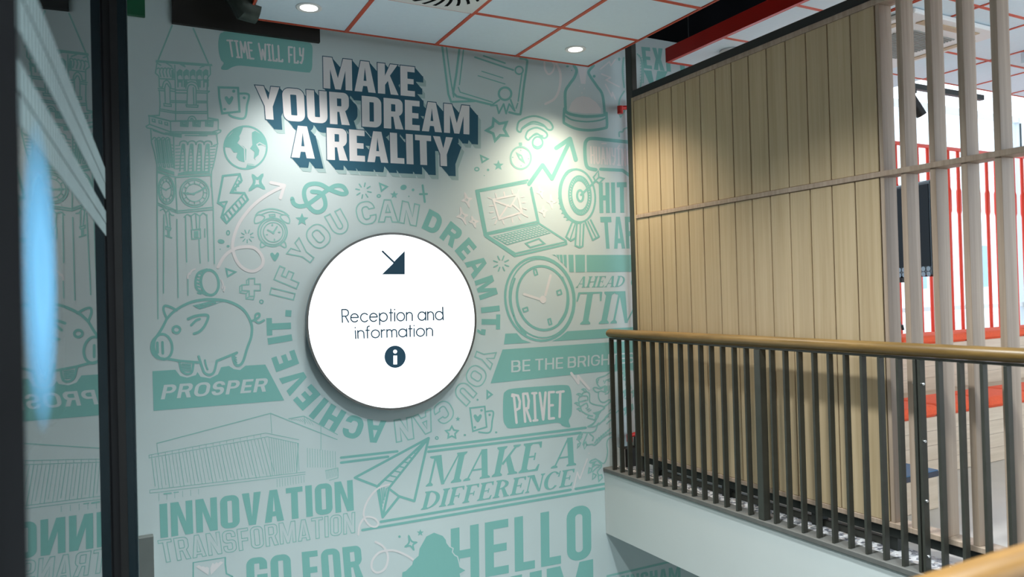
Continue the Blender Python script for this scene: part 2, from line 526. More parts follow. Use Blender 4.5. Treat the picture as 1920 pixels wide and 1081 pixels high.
cb = empty('cable_bracket', (3.7, 4.47, 2.87), 'small black bracket with cables hanging in the gap under the red beam', 'bracket')
MB().box(3.62, 3.98, 4.44, 4.50, 2.845, 2.885, 0.004).box(3.952, 3.958, 4.467, 4.473, 2.886, 4.2).obj('bracket_arm', M['black'], cb)
d.obj('cable', M['black'], cb, True)
MB().box(3.82, 3.85, 4.434, 4.4395, 2.855, 2.878).obj('tag_plate', M['white'], cb)
cs = empty('ceiling_speaker', (3.80, 3.86, Z_RAFT), 'pale grey cylindrical fitting under the tiles just above the screen top', 'ceiling fitting')
MB().lathe([(0.0001, -0.09), (0.075, -0.09), (0.08, -0.085), (0.08, -0.004), (0.0001, -0.004)], (3.80, 3.86, Z_RAFT)).obj('housing', M['white'], cs, True)
MB().lathe([(0.0001, -0.0925), (0.06, -0.0925), (0.06, -0.0905), (0.0001, -0.0905)], (3.80, 3.86, Z_RAFT)).obj('grille', M['acgrille'], cs)

ex = empty('exit_sign', (0.0, 4.66, 3.04), 'corner of a green hanging sign at the top left of the mural', 'sign')
MB().box(-0.20, 0.148, 4.655, 4.685, 2.943, 3.16, 0.003).obj('sign_panel', M['greensign'], ex)
MB().tube([(-0.03, 4.67, 3.16), (-0.03, 4.67, 4.2)], 0.006, 8).obj('hanger', M['black'], ex)
struct('trim_casing', MB().box(0.02, 0.132, 4.64, 4.692, -3.29, 0.027, 0.004), M['greypanel'], 'grey metal casing at the lower left of the mural', cat='trim')

# ------------------------------------------------------------------ dark glazing on the left (mirrors the mural)
GA = -0.041          # the pane runs almost straight towards the mural wall
_gd = -0.162


def gl(y, off=0.0):
    return ((_gd + off - math.sin(GA) * y) / math.cos(GA), y)


def gbox(mb, y0, y1, o0, o1, z0=-3.28, z1=4.19):
    a, b, c_, d_ = gl(y0, o0), gl(y0, o1), gl(y1, o1), gl(y1, o0)
    vs = [(*p, z) for z in (z0, z1) for p in (a, b, c_, d_)]
    return mb.add(vs, [(0, 1, 2, 3), (7, 6, 5, 4), (0, 4, 5, 1), (1, 5, 6, 2), (2, 6, 7, 3), (3, 7, 4, 0)])


win = gbox(MB(), 0.55, 2.90, -0.02, 0.0).obj('window_1', M['glass'])
tag(win, 'dark glass pane at the far left mirroring the mural', 'window', kind='structure')
gbox(MB(), 2.901, 3.34, -0.05, 0.003).obj('frame', M['void'], win)
gbox(MB(), 3.341, 3.42, -0.05, 0.030).obj('frame', M['black'], win)
gbox(gbox(MB(), 3.341, 3.42, 0.0305, 0.056), 3.35, 3.42, 0.0565, 0.064).obj('frame', M['frame'], win)
gbox(gbox(MB(), 0.46, 0.96, -0.06, 0.028), -0.6, 0.45, -0.06, 0.03).obj('frame', M['void'], win)
for z0, z1 in ((1.552, 1.641), (1.678, 1.79)):
    mm = MB()
    h = (z1 - z0) / 2
    for k in range(58):
        y = 0.93 + 0.034 * k
        for j in range(2):
            gbox(mm, y + 0.017 * j, y + 0.017 * j + 0.023, 0.0003 + 0.0002 * j, 0.0009 + 0.0002 * j, z0 + h * j, z0 + h * (j + 1) - 0.004)
    mm.obj('frosted_band', M['mist'], win)
bs = gbox(MB(), 1.06, 1.62, 0.0003, 0.001, 1.12, 1.60)  # thin patch on the pane carrying the painted blue glow
bs.obj('blue_glow_patch', M['blueglow'], win)

# ------------------------------------------------------------------ illuminated round sign
SX, SZ, SR, SY = 1.566, 1.169, 0.567, WALL_Y - 0.080
sg = empty('round_sign', (SX, 4.68, SZ), 'large round white illuminated sign reading Reception and information', 'sign')
MB().lathe([(SR - 0.03, -0.012), (SR - 0.03, -0.055)], (SX, WALL_Y, SZ), 'y', 96).obj('mount_ring', M['signside'], sg, True)
MB().lathe([(SR - 0.012, -0.030), (SR + 0.001, -0.030), (SR + 0.001, -0.073), (SR - 0.012, -0.073), (SR - 0.012, -0.030)], (SX, WALL_Y, SZ), 'y', 128).obj('side_band', M['signside'], sg, True)
MB().lathe([(SR - 0.008, -0.070), (SR + 0.005, -0.070), (SR + 0.005, -0.082), (SR - 0.008, -0.082), (SR - 0.008, -0.070)], (SX, WALL_Y, SZ), 'y', 128).obj('rim', M['signrim'], sg, True)
MB().lathe([(SR - 0.009, -0.070), (SR - 0.009, -0.080), (0.0001, -0.080)], (SX, WALL_Y, SZ), 'y', 128).obj('light_face', M['sign'], sg)

# ------------------------------------------------------------------ steel column and red pipe by the mural
struct('column', MB().box(3.372, 3.418, 4.436, 4.512, -0.004, 4.19, 0.003), M['steel'], 'dark olive steel column at the mural end of the screen')
rp = empty('red_pipe', (3.46, 4.64, 0.0), 'thin red pipe with two stub ends showing beside the steel column', 'pipe')
MB().tube([(3.50, 4.64, 0.21), (3.50, 4.64, 2.80)], 0.018, 14).obj('riser', M['red'], rp, True)
for z in (0.225, 2.725):
    MB().tube([(3.50, 4.635, z + 0.012), (3.42, 4.63, z + 0.002), (3.40, 4.63, z - 0.004)], 0.016, 14).tube([(3.40, 4.63, z + 0.012), (3.40, 4.63, z - 0.045)], 0.022, 14).obj('stub', M['red'], rp, True)
MB().box(3.48, 3.52, 4.60, 4.68, -0.004, 0.21).obj('foot', M['black'], rp)
sk = empty('threshold_box', (3.40, 4.64, 0.0), 'dark brown box on the floor between the railing end and the mural', 'box')
MB().box(3.335, 3.47, 4.60, 4.69, -0.003, 0.135, 0.002).obj('body', M['brownblack'], sk)
MB().box(3.327, 3.334, 4.60, 4.69, -0.003, 0.135).obj('edge_strip', M['white'], sk)

# ------------------------------------------------------------------ slatted oak screen
SXF = 3.36
scr = empty('wooden_screen', (SXF + 0.05, 3.4, 0.0), 'tall pale oak screen of close boards turning into open fins at the right', 'room divider')
Y0, DY = 4.412, 0.1414
YE = Y0 - 14 * DY


def boards(z0, z1):
    m = MB()
    for k in range(14):
        a, b = Y0 - DY * (k + 1) + 0.0028, Y0 - DY * k - 0.0028
        m.box(SXF, SXF + 0.022, a, b, z0, z1, 0.0025)
    m.box(SXF + 0.0225, SXF + 0.04, YE, Y0, z0, z1)
    return m


boards(1.881, 2.714).obj('upper_boards', M['oak'], scr)
boards(0.140, 1.852).obj('lower_boards', M['oak'], scr)
MB().box(SXF - 0.004, SXF + 0.05, Y0 + 0.001, Y0 + 0.022, 0.113, 2.745, 0.002).obj('edge_post', M['oak'], scr)
YLAST = 0.60
MB().box(SXF - 0.004, SXF + 0.098, YLAST, Y0, 2.715, 2.745, 0.002).obj('top_rail', M['oakfin'], scr)
MB().box(SXF - 0.008, SXF + 0.098, YLAST, Y0, 1.853, 1.880, 0.002).obj('middle_rail', M['oakfin'], scr)
MB().box(SXF - 0.004, SXF + 0.098, YLAST, Y0, 0.113, 0.139, 0.002).obj('bottom_rail', M['oakfin'], scr)
MB().box(SXF + 0.041, SXF + 0.096, YE - 0.003, YE + 0.02, 0.139, 2.715, 0.002).box(SXF + 0.001, SXF + 0.096, YE - 0.026, YE - 0.004, 0.139, 2.715, 0.002).obj('fin', M['oakfin'], scr)
for k in range(13):
    y = 2.318 - 0.1465 * k
    if y < YLAST + 0.05:
        break
    MB().box(SXF, SXF + 0.094, y - 0.029, y, 0.139, 1.853, 0.002).box(SXF, SXF + 0.094, y - 0.029, y, 1.880, 2.715, 0.002).obj('fin', M['oakfin'], scr)
MB().box(SXF + 0.004, SXF + 0.075, YLAST, Y0 + 0.02, 2.7455, 2.80, 0.003).obj('steel_head', M['dark'], scr)
MB().box(SXF + 0.012, SXF + 0.085, YLAST, Y0 - 0.02, 0.062, 0.1125, 0.003).obj('steel_channel', M['dark'], scr)
pl = MB().box(SXF + 0.045, SXF + 0.085, YE - 0.01, Y0 - 0.12, -0.003, 0.035, 0.002)
pl.obj('plinth', M['steel'], scr)
for y in (4.30, 3.6, 2.9, 2.44, 1.7, 0.95):
    MB().box(SXF + 0.02, SXF + 0.08, y - 0.03, y + 0.03, -0.003, 0.0615).obj('foot', M['dark'], scr)

# ------------------------------------------------------------------ railing along the slab edge
XR = 3.222
rl = empty('railing', (XR, 3.0, 0.0), 'oak topped railing with dark steel balusters along the slab edge', 'railing')


def handrail(mb, a, b, w, h):
    """Rounded handrail; a, b are the centre-line ends."""
    a, b = Vector(a), Vector(b)
    d = (b - a).normalized()
    e = 0.012
    return mb.tube([a, a + d * 0.004, a + d * e, b - d * e, b - d * 0.004, b], [0.84, 0.94, 1, 1, 0.94, 0.84], 28, True, w / 2, h / 2)


handrail(MB(), (XR, 4.602, 1.014), (XR, 0.95, 1.014), 0.074, 0.062).obj('handrail', M['rail'], rl, True)
MB().box(XR - 0.018, XR + 0.018, 0.97, 4.585, 0.970, 0.981, 0.002).obj('top_bar', M['steel'], rl)
for k in range(37):
    y = 4.579 - 0.0966 * k
    if k == 15:
        MB().box(XR - 0.026, XR + 0.026, y - 0.03, y + 0.016, 0.0, 0.970, 0.003).obj('post', M['steel'], rl)
    elif k == 25:
        for s in (-1, 1):
            b = MB().box(XR - 0.02, XR + 0.02, y + s * 0.011 - 0.007, y + s * 0.011 + 0.007, 0.0, 0.970, 0.002).obj('baluster', M['steel'], rl)
            for z in (0.08, 0.33, 0.60, 0.86):
                MB().lathe([(0.0001, 0), (0.006, 0.001), (0.007, 0.003), (0.007, 0.008)] if s < 0 else [(0.007, -0.008), (0.007, -0.003), (0.006, -0.001), (0.0001, 0)],
                           (XR - 0.004, y + s * 0.0265, z), 'y', 12).obj('bolt', M['zinc'], b, True)
    else:
        MB().box(XR - 0.018, XR + 0.018, y - 0.0075, y + 0.0075, 0.0, 0.970, 0.002).obj('baluster', M['steel'], rl)

nr = empty('stair_handrail', (2.0, 0.745, 0.0), 'honey oak handrail crossing the bottom right corner close to the camera', 'railing')
handrail(MB(), (0.80, 0.742, 0.822), (3.10, 0.742, 0.822), 0.074, 0.060).obj('handrail', M['railx'], nr, True)
MB().box(0.86, 3.05, 0.724, 0.760, 0.771, 0.785, 0.002).obj('top_bar', M['steel'], nr)
for k in range(22):
    x = 0.95 + 0.0966 * k
    MB().box(x - 0.0075, x + 0.0075, 0.724, 0.760, -0.02, 0.771, 0.002).obj('baluster', M['steel'], nr)

# ------------------------------------------------------------------ bleacher with cushions behind the screen
bl = empty('bleacher', (6.5, 3.8, 0.0), 'two step timber bleacher facing the room behind the screen', 'seating steps')
MB().box(4.46, 10.0, 3.236, 4.085, -0.003, 0.395, 0.004).obj('lower_step', M['ply'], bl)
MB().box(4.46, 10.0, 4.086, 4.66, -0.003, 0.792, 0.004).obj('upper_step', M['ply'], bl)
jl = MB()
for z in (0.10, 0.20, 0.30):
    jl.box(4.46, 10.0, 3.2345, 3.2365, z, z + 0.003)
for z in (0.5, 0.60, 0.70):
    jl.box(4.46, 10.0, 4.0845, 4.0865, z, z + 0.003)
jl.obj('plank_joints', M['oakfin'], bl)


def cushion(x0, x1, y0, y1, z, h, label, group):
    n, r = 6, min(0.035, h * 0.45)
    m = MB()
    rings = []
    prof = [(r * (1 - math.sin(t)), r * (1 - math.cos(t))) for t in (math.pi / 2 * q / n for q in range(n + 1))]
    lay = [(i, o) for (i, o) in [(p[1], p[0]) for p in prof]]          # (inset, height below top)
    lv = [(r * 0.6, 0.0), (0.0, r * 0.6)] + [(r - r * math.cos(t), h - r + r * math.sin(t)) for t in (math.pi / 2 * q / n for q in range(n + 1))]
    K = 8
    for (ins, zz) in lv:
        ring = []
        rad = max(0.03 - ins * 0.3, 0.004)
        for (cx, cy, a0) in ((x1 - ins - rad, y1 - ins - rad, 0), (x0 + ins + rad, y1 - ins - rad, 90), (x0 + ins + rad, y0 + ins + rad, 180), (x1 - ins - rad, y0 + ins + rad, 270)):
            for q in range(K + 1):
                a = math.radians(a0 + 90 * q / K)
                ring.append((cx + rad * math.cos(a), cy + rad * math.sin(a), z + zz))
        rings.append(ring)
    N = len(rings[0])
    vs = [p for g in rings for p in g]
    fs = [(i * N + k, i * N + (k + 1) % N, (i + 1) * N + (k + 1) % N, (i + 1) * N + k) for i in range(len(rings) - 1) for k in range(N)]
    fs += [tuple(range(N))[::-1], tuple(range((len(rings) - 1) * N, len(rings) * N))]
    m.add(vs, fs)
    o = m.obj('seat_cushion', M['cushion'], None, True)
    return tag(o, label, 'cushion', group)


LOW = [(4.47, 5.02), (5.03, 5.58), (5.59, 6.14), (6.15, 6.70), (6.71, 7.26)]
for k, (a, b) in enumerate(LOW):
    w = ['half hidden at the left end', 'between the first two fins', 'beside the bolted double baluster', 'right of the bolted double baluster', 'at the right picture edge'][k]
    cushion(a, b, 3.225, 3.60, 0.396, 0.08, 'orange red cushion on the lower bleacher step, ' + w, 'cushions on the lower bleacher step')
UP = [(4.90, 5.85), (5.86, 6.79), (6.80, 7.72), (7.73, 8.66), (8.67, 9.60)]
for k, (a, b) in enumerate(UP):
    w = ['half hidden behind oak boards', 'just below the television', 'left of the third fin', 'between the last visible fins', 'at the far right end'][k]
    cushion(a, b, 4.07, 4.44, 0.793, 0.075, 'orange red cushion on the upper bleacher step, ' + w, 'cushions on the upper bleacher step')

# low box step with a blue pad
sb = empty('step_box', (4.1, 2.95, 0.0), 'low timber box step with a dark blue padded top in front of the bleacher', 'step')
MB().box(3.72, 4.235, 2.747, 3.23, -0.003, 0.183, 0.003).obj('box', M['ply'], sb)
MB().box(3.715, 4.24, 2.742, 3.232, 0.184, 0.216, 0.003).obj('pad_edge', M['navypad'], sb)
MB().box(3.718, 4.237, 2.745, 3.23, 0.2165, 0.222).obj('pad_top', M['blue'], sb)

# red balustrade behind the upper row
rb = empty('red_balustrade', (7.0, 4.58, 0.79), 'tall red orange balustrade of thin round bars behind the upper cushions', 'railing')
MB().box(5.05, 9.9, 4.565, 4.595, 2.655, 2.69, 0.004).obj('top_rail', M['redbar'], rb)
MB().box(5.05, 9.9, 4.565, 4.595, 0.793, 0.815, 0.004).obj('bottom_rail', M['redbar'], rb)
for k in range(30):
    x = 5.10 + 0.1635 * k
    b = MB().tube([(x, 4.58, 0.815), (x, 4.58, 2.655)], 0.017, 12)
    b.tube([(x, 4.58, 2.02), (x, 4.58, 2.05), (x, 4.58, 2.25), (x, 4.58, 2.28)], [0.017, 0.024, 0.024, 0.017], 12)
    b.obj('bar', M['redbar'], rb, True)

# television
TX, TY0, TY1 = 5.62, 3.47, 4.25
tv = empty('television', (TX, 3.9, 1.7), 'black television hanging behind the first open fins', 'television')
ax = Vector((0.18, 0.984, 0)).normalized()
nx = Vector((-ax.y, ax.x, 0))
tc = Vector((TX, 3.60, 0))


def tvbox(u0, u1, w0, w1, z0, z1, b=0.0):
    m = MB().box(u0, u1, w0, w1, z0, z1, b)
    m.v = [tuple(tc + ax * v[0] + nx * v[1] + Vector((0, 0, v[2]))) for v in m.v]
    return m


tvbox(0.0, 0.90, -0.03, 0.03, 1.375, 2.13, 0.02).obj('casing', M['tvbody'], tv)
tvbox(0.025, 0.875, 0.0305, 0.034, 1.455, 2.10).obj('screen', M['screen'], tv)
sp = MB()
for k in range(9):
    for j in range(2):
        u, z = 0.045 + 0.048 * k, 1.395 + 0.042 * j
        q = MB().lathe([(0.0001, -0.0345), (0.019, -0.0345), (0.019, -0.0305), (0.0001, -0.0305)], (0, 0, 0), 'y', 16)
        q.v = [tuple(tc + ax * (v[0] + u) + nx * (-v[1]) + Vector((0, 0, v[2] + z))) for v in q.v]
        sp.add(q.v, q.f)
sp.obj('speaker_grille', M['farglass'], tv)
tvbox(0.30, 0.86, 0.0, 0.05, 1.335, 1.3745, 0.004).obj('soundbar', M['black'], tv)
MB().tube([tc + ax * 0.75 + Vector((0, 0, 2.131)), tc + ax * 0.75 + Vector((0, 0, Z_RAFT))], 0.02, 12).obj('ceiling_pole', M['black'], tv, True)
MB().tube([tc + ax * 0.36 + nx * 0.02 + Vector((0, 0, z)) + Vector((s, 0, 0)) for z, s in ((1.335, 0), (1.15, 0.0), (1.03, 0.005), (0.98, 0.02), (0.965, 0.03))], 0.004, 8).tube(
    [tc + ax * 0.36 + nx * 0.02 + Vector((0.028, 0, 0.985)), tc + ax * 0.36 + nx * 0.02 + Vector((0.04, 0, 0.945))], 0.011, 8).obj('cable', M['black'], tv, True)

# ceiling cassette, track and spotlight
ac = empty('air_conditioner', (4.72, 3.20, Z_RAFT), 'square white ceiling cassette with ribbed grille seen through the fins', 'air conditioner')
MB().box(4.24, 5.18, 2.80, 3.62, 2.945, 2.975, 0.01).obj('panel', M['white'], ac)
gr = MB()
for k in range(20):
    gr.box(4.46, 4.96, 3.0 + 0.022 * k, 3.011 + 0.022 * k, 2.938, 2.9445)
gr.obj('grille', M['acgrille'], ac)
lv = MB().box(4.42, 5.0, 2.86, 2.915, 2.940, 2.9445).box(4.42, 5.0, 3.51, 3.565, 2.940, 2.9445).box(4.30, 4.355, 2.96, 3.46, 2.940, 2.9445).box(5.07, 5.125, 2.96, 3.46, 2.940, 2.9445)
lv.obj('louvres', M['oak'], ac)
tk = empty('light_track', (5.4, 3.45, 2.79), 'dark ceiling track crossing the window behind the fins', 'light track')
MB().box(5.19, 6.10, 3.47, 3.51, 2.765, 2.805, 0.003).obj('track', M['dark'], tk)
for x in (5.51, 5.90):
    MB().tube([(x, 3.49, 2.805), (x, 3.49, 2.98)], 0.004, 8).obj('suspension', M['dark'], tk)
sp_ = empty('spotlight', (5.20, 3.49, 2.70), 'small black cylinder spotlight hanging from the ceiling track', 'spotlight')
MB().box(5.16, 5.26, 3.475, 3.505, 2.735, 2.764, 0.003).tube([(5.21, 3.49, 2.735), (5.21, 3.49, 2.69)], 0.008, 8).obj('adapter', M['black'], sp_)
MB().tube([(5.18, 3.49, 2.72), (5.275, 3.455, 2.565)], 0.036, 20).obj('lamp_body', M['black'], sp_, True)
MB().tube([(5.276, 3.4547, 2.5635), (5.278, 3.4540, 2.560)], 0.030, 20).obj('lamp_lens', M['lens'], sp_)

# windows of the room
WY = 6.4
xs = [4.5, 5.6, 6.9, 8.2, 9.5, 10.8, 12.1, 13.4]
for k in range(len(xs) - 1):
    a, b = xs[k], xs[k + 1]
    w = MB().box(a + 0.05, b - 0.05, WY + 0.005, WY + 0.02, 0.0, 3.8).obj('window_%d' % (k + 2), M['clear'])
    tag(w, 'tall clear window of the room behind the screen, bay %d from the left' % (k + 1), 'window', kind='structure')
    f = MB().box(a - 0.0, a + 0.05, WY - 0.05, WY + 0.06, 0.0, 3.8).box(b - 0.05, b - 0.001, WY - 0.05, WY + 0.06, 0.0, 3.8)
    f.box(a + 0.051, b - 0.051, WY - 0.04, WY + 0.05, 0.0, 0.10).box(a + 0.051, b - 0.051, WY - 0.04, WY + 0.05, 3.72, 3.8).box(a + 0.051, b - 0.051, WY - 0.03, WY + 0.04, 0.95, 1.01)
    if k % 2 == 0:
        f.box(a + 0.62, a + 0.66, WY - 0.04, WY + 0.05, 0.0, 3.8)
    f.obj('frame', M['whiteframe'], w)
    MB().box(b - 0.07, b - 0.052, WY - 0.07, WY - 0.051, 0.1, 3.7).obj('mullion_gasket', M['frame'], w)
bd = empty('neighbouring_building', (9.0, 15.0, -4.0), 'pale building with grey blue windows outside the windows', 'building')
MB().box(0.0, 60.0, 14.0, 20.0, -4.0, 4.6).obj('facade', M['facade'], bd)
for i in range(14):
    for z in (1.2,):
        MB().box(8.0 + 3.1 * i, 8.9 + 3.1 * i, 13.95, 13.999, z, z + 1.3).obj('window', M['farglass'], bd)
# ------------------------------------------------------------------ the printed mural
# Drawings are read off the photograph in zoomed crops (origin x, origin y, zoom) and laid on the wall plane.
A1, A2, A3, A4 = (240, 20, 3.379), (240, 300, 3.379), (240, 540, 3.379), (240, 760, 3.367)
A5, A6, A7, A8 = (460, 80, 3.861), (820, 60, 3.86), (820, 280, 3.86), (820, 460, 3.86)
B1, B2, B3 = (620, 780, 3.2), (880, 640, 4.158), (500, 360, 2.163)
C1, C2, C3, C4 = (270, 40, 6.756), (270, 190, 6.756), (400, 140, 6.008), (540, 330, 5.333)
C5, C6, C7, C8 = (1040, 60, 5.406), (1040, 640, 6.756), (1040, 780, 7.719), (670, 980, 8.348)
D8 = (1160, 0, 3.86)
ONE = (0, 0, 1.0)


def cr(t, pts):
    return [(t[0] + x / t[2], t[1] + y / t[2]) for x, y in pts]


def smooth(pts, closed=False, n=7):
    P = list(pts)
    N = len(P)
    out = []
    for i in range(N if closed else N - 1):
        if closed:
            p0, p1, p2, p3 = P[i - 1], P[i], P[(i + 1) % N], P[(i + 2) % N]
        else:
            p0, p1, p2, p3 = P[max(i - 1, 0)], P[i], P[i + 1], P[min(i + 2, N - 1)]
        for q in range(n):
            t = q / n
            out.append(tuple(0.5 * (2 * p1[a] + (p2[a] - p0[a]) * t + (2 * p0[a] - 5 * p1[a] + 4 * p2[a] - p3[a]) * t * t
                                    + (3 * p1[a] - p0[a] - 3 * p2[a] + p3[a]) * t ** 3) for a in (0, 1)))
    if not closed:
        out.append(P[-1])
    return out


def ell(cx, cy, rx, ry=None, rot=0.0, a0=0, a1=360, n=44):
    ry = rx if ry is None else ry
    c, s = math.cos(math.radians(rot)), math.sin(math.radians(rot))
    full = abs(a1 - a0) >= 360
    o = []
    for k in range(n if full else n + 1):
        t = math.radians(a0 + (a1 - a0) * k / n)
        x, y = rx * math.cos(t), ry * math.sin(t)
        o.append((cx + x * c - y * s, cy + x * s + y * c))
    return o


def star(cx, cy, r, ri, n=5, rot=-90):
    return [(cx + (r if k % 2 == 0 else ri) * math.cos(math.radians(rot + 180 * k / n)), cy + (r if k % 2 == 0 else ri) * math.sin(math.radians(rot + 180 * k / n))) for k in range(2 * n)]


class Art:
    """One printed drawing or lettering: flat shapes on the mural sheet (layer = print order)."""

    def __init__(self, t=ONE, layer=1, y=None):
        self.mb, self.t = MB(), t
        self.y = (WALL_Y if y is None else y) - 0.0005 * layer
        self.k = 0

    def _put(self, pts, faces, ramp=0):
        # printed one over the other: every stroke lies a hair above the one before
        self.k = (self.k + 1) % 200
        y = self.y - 2e-6 * self.k
        self.mb.add([on_wall(p[0], p[1], y - (1.5e-6 * (i % ramp) if ramp else 0)) for i, p in enumerate(pts)], faces)

    def ribbon(self, P, w, closed=False):
        """P in photo pixels."""
        Q = [P[0]]
        for p in P[1:]:
            if math.hypot(p[0] - Q[-1][0], p[1] - Q[-1][1]) > 1e-3:
                Q.append(p)
        if closed and len(Q) > 2 and math.hypot(Q[0][0] - Q[-1][0], Q[0][1] - Q[-1][1]) < 1e-3:
            Q.pop()
        n = len(Q)
        if n < 2:
            return
        if not closed:          # a sharp turn ends one stroke and starts the next
            for i in range(1, n - 1):
                a, b, c = Q[i - 1], Q[i], Q[i + 1]
                u, v = (b[0] - a[0], b[1] - a[1]), (c[0] - b[0], c[1] - b[1])
                if u[0] * v[0] + u[1] * v[1] < 0.1 * math.hypot(*u) * math.hypot(*v):
                    self.ribbon(Q[:i + 1], w)
                    self.ribbon(Q[i:], w)
                    return
        h = w / 2
        L, R_ = [], []
        for i in range(n):
            a = Q[i - 1] if (closed or i) else None
            b = Q[(i + 1) % n] if (closed or i < n - 1) else None
            p = Q[i]
            def nd(u, v):
                l = math.hypot(v[0] - u[0], v[1] - u[1]) or 1
                return ((v[0] - u[0]) / l, (v[1] - u[1]) / l)
            d0 = nd(a, p) if a else nd(p, b)
            d1 = nd(p, b) if b else d0
            n0, n1 = (-d0[1], d0[0]), (-d1[1], d1[0])
            m = (n0[0] + n1[0], n0[1] + n1[1])
            l2 = m[0] ** 2 + m[1] ** 2
            k = 2 / l2 if l2 > 0.6 else 1.8
            mx, my = m[0] * k * h, m[1] * k * h
            L.append((p[0] + mx, p[1] + my))
            R_.append((p[0] - mx, p[1] - my))
        fs = [(i, (i + 1) % n, (i + 1) % n + n, i + n) for i in range(n if closed else n - 1)]
        self._put(L + R_, fs, n)
        if not closed and w > 1.2:
            for e in (Q[0], Q[-1]):
                o = ell(e[0], e[1], h * 0.98, n=10)
                self._put(o, [tuple(range(len(o)))])

    def s(self, pts, w=3.0, closed=False, sm=False):
        P = cr(self.t, pts)
        if sm:
            P = smooth(P, closed)
        self.ribbon(P, w, closed)
        return self

    def ss(self, lines, w=3.0, sm=False):
        for l in lines:
            self.s(l, w, False, sm)
        return self

    def c(self, pts, w=3.0):
        return self.s(pts, w, False, True)

    def fillpx(self, loops):
        loops = [l for l in loops]
        tri = tessellate_polygon([[Vector((x, y, 0)) for x, y in l] for l in loops])
        self._put([p for l in loops for p in l], [tuple(t) for t in tri])

    def f(self, pts, holes=(), sm=False):
        P = [cr(self.t, pts)] + [cr(self.t, h) for h in holes]
        if sm:
            P = [smooth(p, True) for p in P]
        self.fillpx(P)
        return self

    def dot(self, x, y, r, ry=None, rot=0):
        return self.f(ell(x, y, r, ry, rot, n=18))

    def ring(self, x, y, r, w, ry=None, rot=0):
        return self.s(ell(x, y, r, ry, rot), w, True)

    def obj(self, name, m, parent, label=None):
        o = self.mb.obj(name, M[m] if isinstance(m, str) else m, parent, normals=False)
        return tag(o, label)


# ---- lettering ------------------------------------------------------------------------------------
def rnd(pts, n=6):
    """Polygon whose corners given as (x, y, r) are rounded."""
    out, N = [], len(pts)
    for i, p in enumerate(pts):
        if len(p) < 3 or p[2] <= 0:
            out.append((p[0], p[1]))
            continue
        a, b = pts[i - 1], pts[(i + 1) % N]
        va, vb = Vector((a[0] - p[0], a[1] - p[1])), Vector((b[0] - p[0], b[1] - p[1]))
        r = min(p[2], va.length * 0.5 if len(a) > 2 else va.length, vb.length * 0.5 if len(b) > 2 else vb.length)
        va.normalize(), vb.normalize()
        s_, e_ = Vector(p[:2]) + va * r, Vector(p[:2]) + vb * r
        c_ = Vector(p[:2])
        for q in range(n + 1):
            t = q / n
            # circular-looking quadratic-cubic blend
            k = 0.5523
            p1, p2 = s_ + (c_ - s_) * k, e_ + (c_ - e_) * k
            v = s_ * (1 - t) ** 3 + p1 * 3 * t * (1 - t) ** 2 + p2 * 3 * t * t * (1 - t) + e_ * t ** 3
            out.append((v.x, v.y))
    return out


